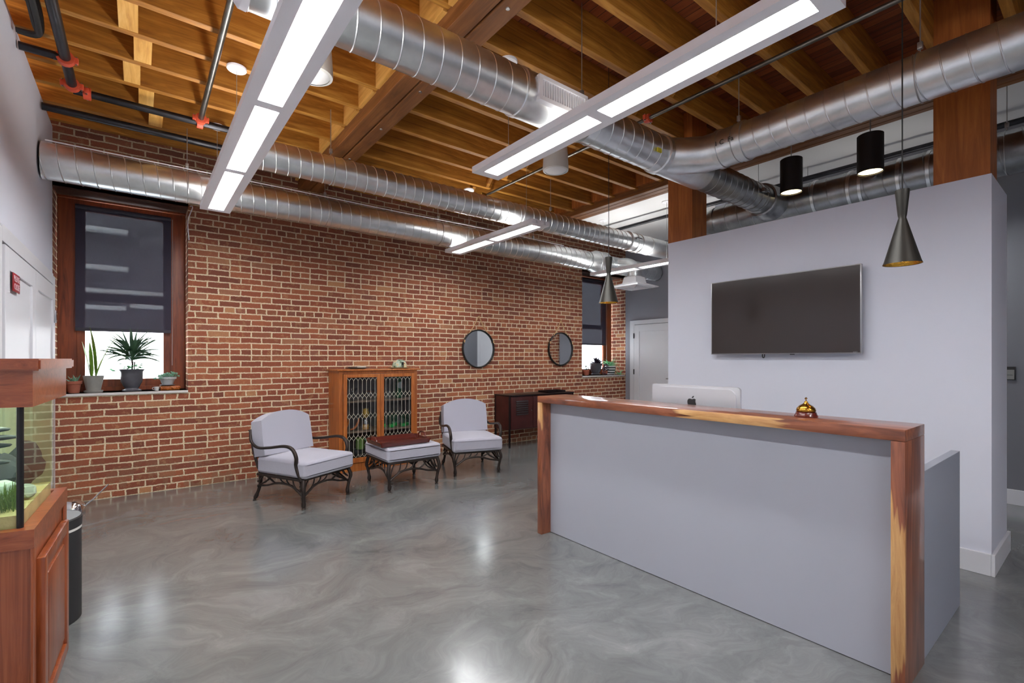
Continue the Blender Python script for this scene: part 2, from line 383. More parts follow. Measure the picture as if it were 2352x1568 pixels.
def obj(name, bm, m, parent=None, smooth=True, loc=None, angle=40, rot=None):
    bmesh.ops.recalc_face_normals(bm, faces=bm.faces)
    me = bpy.data.meshes.new(name); bm.to_mesh(me); bm.free()
    me.materials.append(M[m] if isinstance(m, str) else m)
    if smooth:
        me.shade_smooth(); me.set_sharp_from_angle(angle=radians(angle))
    o = bpy.data.objects.new(name, me); COL.objects.link(o)
    if parent is not None: o.parent = parent
    if loc is not None: o.location = loc
    if rot is not None: o.rotation_euler = rot
    return o
def tag(o, label=None, cat=None, group=None, kind=None):
    if label: o['label'] = label
    if cat: o['category'] = cat
    if group: o['group'] = group
    if kind: o['kind'] = kind
    return o
def thing(name, label, cat, loc=(0, 0, 0), rz=0.0, group=None):
    o = bpy.data.objects.new(name, None); COL.objects.link(o); o.empty_display_size = 0.1
    o.location = loc; o.rotation_euler = (0, 0, rz); return tag(o, label, cat, group)
def struct(name, bm, m, parent=None, **kw):
    o = obj(name, bm, m, parent, smooth=False, **kw)
    if parent is None: o['kind'] = 'structure'
    return o
def dup(root, loc, rz=0.0, label=None, group=None):
    r = root.copy(); COL.objects.link(r); r.location = loc; r.rotation_euler = (0, 0, rz)
    if label: r['label'] = label
    if group: r['group'] = group
    for ch in list(root.children):
        c = ch.copy(); COL.objects.link(c); c.parent = r
        for g in list(ch.children):
            d = g.copy(); COL.objects.link(d); d.parent = c
    return r
def B(*a, **k):
    bm = BM(); box(bm, *a, **k); return bm
def T(*a, **k):
    bm = BM(); tube(bm, *a, **k); return bm

# ------------------------------------------------------------------ camera
HC = 1.36; ANG = radians(51.97)
cam = bpy.data.cameras.new('camera'); camo = bpy.data.objects.new('camera', cam); COL.objects.link(camo)
camo.location = (0, 0, HC); camo.rotation_euler = (radians(90), 0, ANG - radians(90))
cam.sensor_width = 36; cam.lens = 1094 / 2352 * 36; cam.shift_y = (824 - 784) / 2352; cam.clip_start = 0.05
SC.camera = camo

# ------------------------------------------------------------------ room shell
XL = -0.635; YB = 6.1; XP = 4.21; ZJ = 3.51; ZD = 3.77
struct('floor', B(-1.0, 8.2, -3.6, 6.8, -0.1, 0.0), 'floor')
bm = BM()
for x0, x1, z0, z1 in [(-1.0, XL, 0, 3.8), (XL, 0.406, 0, 1.03), (XL, 0.406, 3.0, 3.8), (0.406, 6.406, 0, 3.8), (6.406, 7.655, 0, 1.045), (6.406, 7.655, 3.0, 3.8), (7.655, 8.1, 0, 3.8)]:
    box(bm, x0, x1, YB, YB + 0.45, z0, z1)
struct('wall_back', bm, 'brick')
struct('wall_left', B(-0.80, XL, -3.5, YB, 0, ZJ), 'wall')
struct('wall_front', B(-0.8, 8.1, -3.65, -3.5, 0, 3.8), 'wall')
bm = BM(); box(bm, 7.65, 7.8, 3.4, YB, 0, 3.7); box(bm, 6.44, 7.65, 3.4, 3.55, 0, 3.7)
struct('wall_far', bm, 'wallgrey')
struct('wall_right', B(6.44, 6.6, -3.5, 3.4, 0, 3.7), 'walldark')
struct('wall_middle', B(XP, 4.86, 0.5, 2.82, 0, 2.525), 'wall')
bm = BM(); box(bm, XP - 0.018, 4.878, 0.482, 0.5, 0, 0.137, 0.003); box(bm, XP - 0.018, XP, 0.5005, 2.83, 0, 0.137, 0.003); box(bm, 4.86, 4.878, 0.5005, 2.83, 0, 0.137, 0.003)
struct('baseboard_middle', bm, 'white')
struct('baseboard_right', B(6.422, 6.44, -3.5, 2.598, 0, 0.14, 0.003), 'white')
struct('baseboard_far', B(7.632, 7.65, 3.56, 5.0, 0, 0.14, 0.003), 'white')

struct('added_pier', B(7.60, 7.649, 3.551, 4.15, 0, 3.5), 'brick')  # unseen brick pier added for the far mirror to reflect
bm = BM(); box(bm, 6.41, 6.44, 2.60, 2.72, 0.0, 2.13, 0.002); box(bm, 6.41, 6.44, 2.72, 3.40, 2.04, 2.13, 0.002)
struct('added_door_trim', bm, 'white')
struct('added_door', B(6.415, 6.439, 2.722, 3.395, 0.01, 2.035, 0.002), 'white')  # unseen door and casing added to put pale bands in the mirror

# ceiling: deck boards carried by joists; white plaster beyond the girder
ceil = struct('ceiling', B(-1.0, 5.2, -3.6, 6.5, ZD, ZD + 0.05), 'deck')
def joist(x0, x1, y):
    bm = BM(); box(bm, x0, x1, -0.0275, 0.0275, 0, ZD - ZJ, 0.003)
    o = obj('joist', bm, 'joist', ceil, smooth=False, loc=(0, y, ZJ)); return o
yl = [3.66 + 0.375 * k for k in range(-18, 7)]
for y in yl: joist(-0.95, 1.5, y)
for k in range(-18, 7):
    y = 3.43 + 0.375 * k
    joist(1.76, 4.989, y)
joist(1.76, 4.989, 6.04)
struct('added_rim_board', B(-1.0, -0.95, -3.6, 6.5, ZJ - 0.05, ZD), 'joist', ceil)  # added board, stops outside light leaking in over the left wall
# bridging boards between the joists
for i in range(len(yl) - 1):
    y = yl[i]
    if y > -0.5 and y < 5.4:
        x = -0.05 + (0.07 if i % 3 == 1 and y > 4 else 0.0) + random.uniform(-0.008, 0.008)
        if y > 4.5: x += 0.10
        struct('blocking', B(x - 0.05, x + 0.05, y + 0.0285, y + 0.3465, ZJ + 0.002, ZJ + 0.035), 'joistblock', ceil)
for k in range(-9, 7):
    y = 3.43 + 0.375 * k
    for sg in (-1, 1):
        bm = BM(); extr(bm, [(y + sg * 0.0285, ZJ + 0.0), (y + sg * 0.12, ZJ + 0.09), (y + sg * 0.10, ZJ + 0.12), (y + sg * 0.0285, ZJ + 0.05)], 0, 3.42, 3.46)
        struct('cross_bridging', bm, 'joist', ceil)
    struct('solid_bridging', B(4.93, 4.985, y + 0.03, y + 0.345, ZJ + 0.02, ZD - 0.01), 'post', ceil)
struct('ceiling_plaster', B(5.25, 8.1, -3.6, 6.5, 3.55, 3.6), 'ceilwhite', ceil)

t = thing('timber_beam', 'long brown double-ply timber beam under the joists, left of the white striplight', 'beam')
bm = BM(); box(bm, 1.50, 1.622, -3.5, 6.3, 3.40, 3.76, 0.004); box(bm, 1.638, 1.76, -3.5, 6.3, 3.40, 3.76, 0.004); box(bm, 1.622, 1.638, -3.5, 6.3, 3.42, 3.75)
obj('beam_ply', bm, 'beam', t, smooth=False)
for k, y in enumerate([4.85, 4.05, 3.3, 2.2]):
    bm = BM(); lathe(bm, [(0.0, -0.006), (0.012, -0.005), (0.014, 0)], 10, (1.69, y, 3.3995), close=False); obj('bolt', bm, 'steel', t)
for y in yl:
    if y > 1: obj('ledger_strip', B(1.47, 1.4995, y + 0.03, y + 0.345, ZJ - 0.01, ZD - 0.005), 'joistblock', t, smooth=False)
t = thing('timber_girder', 'dark timber girder carrying the joist ends in front of the white ceiling', 'beam')
bm = BM(); box(bm, 4.99, 5.07, -3.4, 6.05, 3.45, 3.765, 0.004); obj('girder_face', bm, 'beam', t, smooth=False)
bm = BM(); box(bm, 5.08, 5.17, -3.4, 6.05, 3.45, 3.765, 0.003); box(bm, 5.18, 5.24, -3.4, 6.05, 3.45, 3.765, 0.003); obj('girder_ply', bm, 'beam', t, smooth=False)

def post(y0, y1, label):
    t = thing('timber_post', label, 'post', (XP, y0, 2.50))
    bm = B(0.003, 0.26, 0, y1 - y0, 0.026, 1.008 if y0 > 2 else 1.268)
    if y0 > 2: box(bm, 0.003, 0.26, 0, 0.092, 1.008, 1.268)
    obj('post_shaft', bm, 'post', t, smooth=False)
post(2.556, 2.822, 'stained timber post at the left end of the grey wall, where the ducts branch')
post(0.506, 0.779, 'stained timber post at the right end of the grey wall, behind the near duct')

# ------------------------------------------------------------------ doors
def panel_door(name, y0, y1, z1, x, face, m='white', hinge=None, cut=0.008):
    """slab standing in plane x, face = +1 faces +x"""
    s = face; bm = BM()
    def bx(a, b, c, d, e, f, mm): box(bm, min(a, b), max(a, b), c, d, e, f, 0.0015)
    st = 0.12
    w = 0.035
    bx(x, x + s * (w - 0.012), y0, y1, 0.01, z1, m)
    bx(x + s * 0.0, x + s * w, y0, y0 + st, 0.01, z1, m); bx(x, x + s * w, y1 - st, y1, 0.01, z1, m)
    bx(x, x + s * w, y0 + st, y1 - st, z1 - 0.13, z1, m); bx(x, x + s * w, y0 + st, y1 - st, 0.01, 0.25, m)
    o = struct(name, bm, m); o['kind'] = 'structure'; return o
bm = BM(); box(bm, XL, XL + 0.03, 3.72, 3.86, 0, 2.10, 0.002); box(bm, XL, XL + 0.03, 5.87, 5.99, 0, 2.10, 0.002); box(bm, XL, XL + 0.03, 3.86, 5.87, 2.025, 2.12, 0.002)
struct('trim_1', bm, 'white')
struct('door_gap_shade', B(XL, XL + 0.006, 3.86, 5.87, 0.0, 2.025), 'textdark')  # dark sheet put in for the shadow gap around the door leaves
d1 = panel_door('door_1', 4.868, 5.862, 2.005, XL + 0.006, 1)
d2 = panel_door('door_2', 3.866, 4.860, 2.005, XL + 0.006, 1)
obj('door_hinge', B(XL + 0.04, XL + 0.052, 5.80, 5.865, 1.68, 1.79, 0.002), 'steel', d1)
t = thing('door_sign', 'small red plate with pale lettering on the upper rail of the white left door', 'sign', (XL + 0.041, 4.15, 1.82))
obj('plate', B(0, 0.004, -0.10, 0.10, -0.055, 0.055, 0.001), 'red', t)
def text(name, s, size, m, parent, loc, rot, depth=0.0015, align='CENTER'):
    cu = bpy.data.curves.new(name, 'FONT'); cu.body = s; cu.size = size; cu.align_x = align; cu.align_y = 'CENTER'; cu.extrude = depth
    o = bpy.data.objects.new(name, cu); COL.objects.link(o)
    dg = bpy.context.evaluated_depsgraph_get(); me = bpy.data.meshes.new_from_object(o.evaluated_get(dg))
    bpy.data.objects.remove(o); bpy.data.curves.remove(cu)
    me.materials.clear(); me.materials.append(M[m]); o2 = bpy.data.objects.new(name, me); COL.objects.link(o2)
    o2.parent = parent; o2.location = loc; o2.rotation_euler = rot; return o2
text('lettering', 'PLEASE', 0.052, 'signtext', t, (0.0045, 0, 0.022), (radians(90), 0, radians(90)))
text('lettering', 'CLOSE', 0.052, 'signtext', t, (0.0045, 0, -0.026), (radians(90), 0, radians(90)))

bm = BM(); box(bm, 7.62, 7.65, 5.875, 5.968, 0, 2.11, 0.002); box(bm, 7.62, 7.65, 4.93, 5.875, 2.03, 2.11, 0.002); box(bm, 7.62, 7.65, 4.84, 4.93, 0, 2.11, 0.002)
struct('trim_3', bm, 'white')
d3 = panel_door('door_3', 4.94, 5.865, 2.02, 7.649, -1)
for z in (1.76, 1.06, 0.3): obj('door_hinge', B(7.600, 7.614, 5.855, 5.872, z, z + 0.10, 0.002), 'blackmetal', d3)
obj('door_handle', T([(7.61, 5.0, 1.0), (7.57, 5.0, 1.0), (7.56, 5.03, 1.0), (7.56, 5.11, 1.0)], 0.009), 'steel', d3)

# ------------------------------------------------------------------ windows
def window(name, x0, x1, z0, zt, blind_z, gx0, gx1):
    y = 6.43
    w = bpy.data.objects.new(name, None); COL.objects.link(w); w['kind'] = 'structure'; w.location = (0, 0, 0)
    bm = BM()
    box(bm, x0, gx0, y, y + 0.06, z0, zt, 0.003); box(bm, gx1, x1, y, y + 0.06, z0, zt, 0.003)
    box(bm, gx0, gx1, y, y + 0.06, 2.905, zt, 0.003); box(bm, gx0, gx1, y, y + 0.06, z0, z0 + 0.045, 0.003)
    box(bm, x0, x1, y - 0.04, y, zt - 0.05, zt, 0.003)
    struct('window_casing', bm, 'casing', w)
    bm = BM(); s = 0.062
    for a, b in ((z0 + 0.045, 1.99), (1.96, 2.905)):
        yy = y + 0.045 if a > 1.5 else y + 0.012
        box(bm, gx0 + 0.02, gx0 + 0.02 + s, yy, yy + 0.035, a, b, 0.002); box(bm, gx1 - 0.02 - s, gx1 - 0.02, yy, yy + 0.035, a, b, 0.002)
        box(bm, gx0 + 0.082, gx1 - 0.082, yy, yy + 0.035, a, a + 0.075, 0.002); box(bm, gx0 + 0.082, gx1 - 0.082, yy, yy + 0.035, b - 0.045, b, 0.002)
    struct('window_sash', bm, 'casing', w)
    struct('window_glass', B(gx0 + 0.07, gx1 - 0.07, y + 0.036, y + 0.039, z0 + 0.1, 2.88), 'winglass', w)
    struct('window_jamb', (lambda b: (box(b, gx0 - 0.001, gx0 + 0.02, y + 0.001, y + 0.1, z0, 2.91), box(b, gx1 - 0.02, gx1 + 0.001, y + 0.001, y + 0.1, z0, 2.91), b)[2])(BM()), 'casing', w)
    struct('window_head', (lambda b: (box(b, x0, x1, 6.085, y + 0.02, zt - 0.03, zt - 0.001), box(b, x0, x1, 6.085, 6.12, zt - 0.045, zt + 0.03), b)[2])(BM()), 'headwood', w)
    struct('window_sill', B(x0, x1, 6.075, y + 0.1, z0 - 0.025, z0, 0.004), 'sill', w)
    return w
window('window_1', XL, 0.406, 1.03, 3.0, 1.64, -0.515, 0.288)
window('window_2', 6.406, 7.61, 1.045, 3.0, 1.64, 6.53, 7.46)
def blind(x0, x1, z0, z1, label):
    t = thing('roller_blind', label, 'blind', (x0, 6.395, z0))
    L = x1 - x0
    obj('shade_cloth', B(0.0, L, 0, 0.0012, 0.03, z1 - z0 - 0.03), 'blind', t, smooth=False)
    obj('hem_bar', B(0.0, L, -0.006, 0.008, 0.0, 0.032, 0.003), 'blindsolid', t)
    obj('roller_tube', T([(0, 0.0, z1 - z0 - 0.02), (L, 0.0, z1 - z0 - 0.02)], 0.022, 14), 'blindsolid', t)
    bm = BM(); tube(bm, [(L + 0.012, -0.01, z1 - z0 - 0.02), (L + 0.012, -0.012, 0.6), (L + 0.01, -0.012, -0.35)], 0.0022, 6); obj('pull_cord', bm, 'wire', t)
blind(-0.503, 0.272, 1.64, 2.90, 'dark mesh roller blind half covering the near left window')
blind(6.55, 7.40, 1.63, 2.93, 'dark indigo roller blind in the far window near the corner')

# outside: neighbouring building
t = thing('neighbouring_building', 'neighbouring building seen through the blind and lower panes of the windows', 'building', (0, 8.3, -1))
obj('white_siding', B(-5, 14, 0.0, 0.3, 0, 2.75), 'facadelight', t, smooth=False)
bm = BM()
for x in [-0.9 + 0.32 * k for k in range(30)]: box(bm, x, x + 0.006, -0.008, 0.0, 0, 2.75)
obj('siding_joint', bm, 'sill', t, smooth=False)
obj('upper_storey', B(-5, 14, 0.15, 0.5, 2.75, 6.5), 'facade', t, smooth=False)
for x0, x1, z in [(-3, -0.12, 3.55), (-3, 3, 3.24), (-3, -0.14, 3.02), (-0.1, 3, 3.06), (-3, -0.12, 4.05), (0.3, 0.55, 3.62)]:
    obj('stone_ledge', B(x0, x1, -0.05, 0.15, z, z + 0.045), 'facadelight', t, smooth=False)

# ------------------------------------------------------------------ linear lights
def striplight(x, y_far, segs, z, label, cables=(), gap=0.075, zt=3.5, up='upfill', lens='lens'):
    L = sum(segs) + gap * (len(segs) + 1)
    t = thing('strip_light', label, 'ceiling light', (x, y_far - L, z), group='suspended white strip lights')
    w = 0.1225
    bm = BM()
    # housing: shallow channel with a recessed tray
    extr(bm, [(-w, 0.0), (-0.062, 0.0), (-0.050, 0.014), (-0.050, 0.045), (-w, 0.045)], 1, 0, L); extr(bm, [(w, 0.0), (0.062, 0.0), (0.050, 0.014), (0.050, 0.045), (w, 0.045)], 1, 0, L); box(bm, -0.051, 0.051, 0, L, 0.030, 0.044)
    y = 0
    for s in list(segs) + [0]:
        box(bm, -0.0625, 0.0625, y, y + gap, 0.0, 0.031); y += gap + s
    obj('housing', bm, 'housing', t, smooth=False)
    y = gap
    for s in segs:
        obj('lens', B(-0.0505, 0.0505, y, y + s, 0.013, 0.029), lens, t, smooth=False)
        obj('added_upglow', B(-0.05, 0.05, y, y + s, 0.0455, 0.047), up, t, smooth=False); y += gap + s  # added upward glow that brightens the joists
    for cy in cables:
        obj('suspension_wire', T([(0, cy - (y_far - L), 0.047), (0, cy - (y_far - L), zt - z)], 0.0022, 6), 'wire', t)
        bm = BM(); lathe(bm, [(0.0, 0), (0.062, 0.001), (0.066, 0.006), (0.066, 0.02), (0, 0.021)], 20, (0, cy - (y_far - L), zt - z - 0.012), close=False); obj('canopy', bm, 'housing', t)
    return t
striplight(0.565, 5.30, [1.05, 1.10, 1.10, 1.10], 2.76, 'long white strip light nearest the left wall, hanging over the open floor', (4.02, 5.14, 1.9))
striplight(2.095, 3.01, [1.07, 1.04], 2.76, 'long white strip light crossing under the duct near the reception desk', (2.72, 1.15), up='uplow')
striplight(3.295, 5.49, [0.77, 0.77], 2.76, 'short white strip light in front of the brick wall above the mirrors', (5.10, 3.96))
striplight(5.785, 5.22, [0.74, 0.74], 2.69, 'short white strip light near the far window, partly hidden hidden by the post', (5.05, 3.9), zt=3.55, up='uphigh')
striplight(5.85, 2.05, [1.05], 2.76, 'added unseen strip light in the corridor hidden behind the grey wall', (1.6,), zt=3.55, up='uplow')  # unseen fixture added to brighten the ceiling beyond the girder
striplight(0.565, -0.30, [1.15, 1.15], 2.76, 'added unseen white strip light over the floor behind the viewer', (-0.6, -2.0))  # unseen fixture added to light the room from behind the camera
striplight(2.095, -0.30, [1.15, 1.15], 2.76, 'added unseen white strip light behind the viewer in line with the desk light', (-0.6, -2.0))  # second unseen fixture added behind the camera

# ------------------------------------------------------------------ ducts
def spiral(bm, p0, p1, r, pitch=0.115, n=44, ridge=0.0032):
    p0 = Vector(p0); p1 = Vector(p1); d = (p1 - p0); L = d.length; d.normalize()
    u = d.cross(Vector((0, 0, 1))).normalized(); w = d.cross(u)
    prof = [(0.0, 1), (0.045, 0), (0.955, 0)]
    rings = []
    k = -1
    while k * pitch < L + pitch:
        for ph, h in ((0.0, 1.0), (0.03, 0.0), (0.95, 0.0), (0.98, 0.95)):
            ring = []
            for a in range(n):
                s = (k + ph + a / n) * pitch; s = min(max(s, 0), L)
                ang = 2 * pi * a / n; rr = r + ridge * h
                ring.append(bm.verts.new(p0 + d * s + (u * cos(ang) + w * sin(ang)) * rr))
            rings.append(ring)
        k += 1
    per = 4
    for i, (a, b) in enumerate(zip(rings, rings[1:])):
        for j in range(n):
            if j < n - 1: q = (a[j], a[j + 1], b[j + 1], b[j])
            else:
                if i + 1 + per >= len(rings): continue
                q = (a[j], rings[i + per][0], rings[i + 1 + per][0], b[j])
            if (q[0].co - q[3].co).length < 1e-6 and (q[1].co - q[2].co).length < 1e-6: continue
            try: bm.faces.new(q)
            except ValueError: pass
    bmesh.ops.remove_doubles(bm, verts=bm.verts, dist=1e-5)
def ring(bm, c, d, r, w, h=0.008, n=40):
    c = Vector(c); d = Vector(d).normalized()
    tube(bm, [c - d * w / 2, c - d * (w / 2 - 0.003), c + d * (w / 2 - 0.003), c + d * w / 2], [r + 0.001, r + h, r + h, r + 0.001], n)
def hanger(t, x, y, zc, r, ax, zt=ZJ, off=0.0):
    bm = BM(); d = Vector((1, 0, 0)) if ax == 0 else Vector((0, 1, 0)); ring(bm, (x, y, zc), d, r + 0.004, 0.006, 0.003)
    tube(bm, [(x, y, zc + r), (x + (0 if ax == 0 else off), y + (off if ax == 0 else 0), zt)], 0.0035, 6)
    box(bm, x - 0.012, x + 0.012, y - 0.012, y + 0.012, zc + r + 0.03, zc + r + 0.07, 0.002)
    obj('duct_hanger', bm, 'wire', t)

# D1: lower duct along the brick wall
Y1, Z1, R1 = 5.37, 2.965, 0.147
t = thing('spiral_duct', 'lower spiral metal duct running close along the brick wall above the windows', 'duct', (0, 0, 0))
bm = BM(); spiral(bm, (-0.62, Y1, Z1), (5.75, Y1, Z1), R1, 0.107, ridge=0.0055); obj('duct_run', bm, 'galv', t, angle=25)
for x in (0.35, 1.6, 3.0, 4.6): hanger(t, x, Y1, Z1, R1, 0)
bm = BM(); tube(bm, [(5.74, Y1, Z1), (5.80, Y1, Z1), (5.92, Y1, Z1), (6.15, Y1, Z1)], [R1, R1, R1 + 0.03, R1 + 0.03], 40); ring(bm, (5.95, Y1, Z1), (1, 0, 0), R1 + 0.03, 0.03); ring(bm, (6.15, Y1, Z1), (1, 0, 0), R1 + 0.03, 0.03)
obj('reducer', bm, 'galv', t)
bm = BM(); spiral(bm, (6.16, Y1, Z1), (7.62, Y1, Z1 - 0.0), 0.142, ridge=0.003); obj('end_run', bm, 'galv', t, angle=25)
bm = BM(); tube(bm, smoothpts([(6.46, Y1 - 0.05, Z1), (6.48, 5.18, 2.955), (6.50, 5.07, 2.91), (6.50, 5.01, 2.84), (6.50, 5.0, 2.78), (6.50, 5.0, 2.70)], 5), 0.115, 32)
for z in (2.74, 2.80): ring(bm, (6.50, 5.0, z), (0, 0, 1), 0.115, 0.02)
obj('elbow_branch', bm, 'galv', t)
bm = BM()
def sq(z, s): return [bm.verts.new((6.50 + a * s, 5.0 + b * s, z)) for a, b in ((-1, -1), (1, -1), (1, 1), (-1, 1))]
a = sq(2.55, 0.28); b = sq(2.565, 0.285); c = sq(2.62, 0.14); d = sq(2.72, 0.12)
for p, q in ((a, b), (b, c), (c, d)):
    for k in range(4): bm.faces.new((p[k], p[(k + 1) % 4], q[(k + 1) % 4], q[k]))
bm.faces.new(list(reversed(a))); bm.faces.new(d)
for s in (0.2, 0.13, 0.06):
    box(bm, 6.50 - s, 6.50 + s, 5.0 - s, 5.0 - s + 0.012, 2.535, 2.551); box(bm, 6.50 - s, 6.50 + s, 5.0 + s - 0.012, 5.0 + s, 2.535, 2.551)
    box(bm, 6.50 - s, 6.50 - s + 0.012, 5.0 - s, 5.0 + s, 2.535, 2.551); box(bm, 6.50 + s - 0.012, 6.50 + s, 5.0 - s, 5.0 + s, 2.535, 2.551)
obj('square_diffuser', bm, 'housing', t, smooth=False)

# D2: upper duct
Y2, Z2, R2 = 4.20, 2.985, 0.117
t = thing('spiral_duct', 'upper spiral metal duct hung parallel to the brick wall, starting behind the left strip light', 'duct')
bm = BM(); spiral(bm, (0.66, Y2, Z2), (5.28, Y2, Z2), R2, 0.092, ridge=0.005); tube(bm, [(0.655, Y2, Z2), (0.67, Y2, Z2)], R2, 32); obj('duct_run', bm, 'galv', t, angle=25)
for x in (1.30, 3.87): hanger(t, x, Y2, Z2, R2, 0)
bm = BM(); ring(bm, (3.40, Y2, Z2), (1, 0, 0), R2, 0.05); obj('joint_collar', bm, 'galv', t)
bm = BM(); tube(bm, [(5.28, Y2, Z2), (5.281, Y2, Z2), (5.5, Y2, Z2), (6.9, Y2, Z2)], R2 + 0.008, 40)
for x in (5.29, 5.42, 5.52, 5.75): ring(bm, (x, Y2, Z2), (1, 0, 0), R2 + 0.008, 0.02)
obj('damper_section', bm, 'galv', t)
bm = BM(); tube(bm, [(5.35, Y2 - R2 - 0.03, Z2 + 0.02), (5.35, Y2 - R2 - 0.0, Z2 + 0.02)], 0.022, 12); box(bm, 5.33, 5.44, Y2 - R2 - 0.035, Y2 - R2 - 0.028, Z2 + 0.01, Z2 + 0.03); obj('damper_handle', bm, 'steel', t)

X4 = 3.53
# D3 trunk with wye
Y3, Z3, R3 = 2.25, 2.972, 0.134
t = thing('spiral_duct', 'large overhead spiral duct with white grille, running to the branch fitting at the post', 'duct')
bm = BM(); spiral(bm, (0.33, Y3, Z3), (1.80, Y3, Z3), R3, 0.111); spiral(bm, (2.31, Y3, Z3), (3.22, Y3, Z3), R3, 0.111); obj('duct_run', bm, 'galv', t, angle=25)
bm = BM(); tube(bm, [(1.80, Y3, Z3), (2.31, Y3, Z3)], R3 + 0.004, 40, caps=False); ring(bm, (1.80, Y3, Z3), (1, 0, 0), R3, 0.035); ring(bm, (2.31, Y3, Z3), (1, 0, 0), R3, 0.035)
obj('grille_section', bm, 'galv', t)
g = BM()
yg = Y3 - R3 - 0.012
box(g, 1.85, 2.26, yg - 0.004, yg + 0.05, Z3 + 0.04, Z3 + 0.066, 0.002); box(g, 1.85, 2.26, yg - 0.004, yg + 0.04, Z3 - 0.085, Z3 - 0.058, 0.002); box(g, 1.85, 1.876, yg - 0.004, yg + 0.04, Z3 - 0.062, Z3 + 0.045); box(g, 2.234, 2.26, yg - 0.004, yg + 0.04, Z3 - 0.062, Z3 + 0.045)
x = 1.886
while x < 2.23: box(g, x, x + 0.008, yg, yg + 0.02, Z3 - 0.059, Z3 + 0.041); x += 0.020
gr = obj('air_grille', g, 'housing', t, smooth=False)
obj('grille_recess', B(1.87, 2.24, yg + 0.021, yg + 0.028, Z3 - 0.062, Z3 + 0.045), 'black', gr, smooth=False)
hanger(t, 2.36, Y3, Z3, R3, 0, ZD)
bm = BM(); lathe(bm, [(0, 0.04), (0.10, 0.035), (R3 + 0.004, 0.0), (R3 + 0.006, -0.03), (R3 + 0.001, -0.03)], 40, close=False); bmesh.ops.transform(bm, matrix=Matrix.Translation((0.33, Y3, Z3)) @ Matrix.Rotation(radians(-90), 4, 'Y'), verts=bm.verts); obj('end_cap', bm, 'housing', t)
bm = BM(); tube(bm, [(3.20, Y3, Z3), (3.26, Y3, Z3), (3.83, Y3, Z3)], R3 + 0.006, 40); ring(bm, (3.22, Y3, Z3), (1, 0, 0), R3 + 0.006, 0.05)
# branch leg of the wye, rotates toward -y
tube(bm, [(3.24, Y3 + 0.02, Z3), (3.40, Y3 - 0.09, Z3), (3.51, Y3 - 0.22, Z3), (X4, Y3 - 0.36, Z3), (X4, Y3 - 0.54, Z3)], R3 + 0.003, 40)
for yy in (Y3 - 0.36, Y3 - 0.54): ring(bm, (X4, yy, Z3), (0, 1, 0), R3 + 0.003, 0.04)
obj('branch_fitting', bm, 'galv', t)
bm = BM(); spiral(bm, (3.83, Y3, Z3), (4.90, Y3, Z3), R3 - 0.002, 0.10); obj('through_wall_run', bm, 'galvdark', t, angle=25)
bm = BM(); tube(bm, [(4.88, Y3, Z3), (4.94, Y3, Z3), (5.02, Y3, Z3), (5.19, Y3, Z3)], [R3, R3 + 0.01, R3 + 0.035, R3 + 0.04], 40); ring(bm, (4.96, Y3, Z3), (1, 0, 0), R3 + 0.02, 0.03); obj('takeoff_collar', bm, 'galvdark', t)
bm = BM(); box(bm, 4.68, 4.74, Y3 - R3 - 0.03, Y3 - R3 + 0.0, Z3 - 0.02, Z3 + 0.02, 0.002); tube(bm, [(4.70, Y3 - R3 - 0.03, Z3), (4.79, Y3 - R3 - 0.03, Z3)], 0.008); obj('damper_handle', bm, 'steel', t)
obj('yellow_sticker', B(3.02, 3.07, Y3 - R3 - 0.006, Y3 - R3 + 0.004, Z3 - 0.075, Z3 - 0.045), plain('yellow label', rgb(226, 214, 60), 0.5), t)
# D4 branch duct
t = thing('spiral_duct', 'spiral duct running from the branch fitting across the right foreground past the near post', 'duct')
bm = BM(); spiral(bm, (X4, Y3 - 0.54, Z3), (X4, -3.35, Z3), R3, 0.111); obj('duct_run', bm, 'galv', t, angle=25)
hanger(t, X4, 0.71, Z3, R3, 1, ZJ + 0.1, 0.0)
hanger(t, X4, 1.76, Z3, R3, 1, ZJ)
text('pen_marks', '1 C  Fan', 0.05, 'textdark', t, (X4 - R3 - 0.008, 1.79, Z3 - 0.01), (radians(90), 0, radians(-90)), 0.0005)
# D5 back duct
X5, Z5, R5 = 5.35, 2.97, 0.168
t = thing('spiral_duct', 'dull spiral duct behind the grey wall, seen over its top behind the black pendants', 'duct')
bm = BM(); spiral(bm, (X5, 2.90, Z5), (X5, -3.35, Z5), R5, 0.145); tube(bm, [(X5, 3.04, Z5 - 0.12), (X5, 3.01, Z5 - 0.02), (X5, 2.90, Z5)], [R5 * 0.6, R5 * 0.95, R5], 40); obj('duct_run', bm, 'galvdark', t, angle=25)
for y in (2.45, 0.55, -1.5): hanger(t, X5, y, Z5, R5, 1, 3.549)
for y in (1.87, 1.57, 1.48, 1.2, 1.0):
    bm = BM(); ring(bm, (X5, y, Z5), (0, 1, 0), R5, 0.03); obj('joint_collar', bm, 'galv', t)
bm = BM(); tube(bm, [(X5 - R5 - 0.04, 1.37, Z5 + 0.03), (X5 - R5, 1.37, Z5 + 0.03)], 0.03, 12); box(bm, X5 - R5 - 0.04, X5 - R5 - 0.03, 1.30, 1.46, Z5 + 0.02, Z5 + 0.04); obj('damper_handle', bm, 'steel', t)

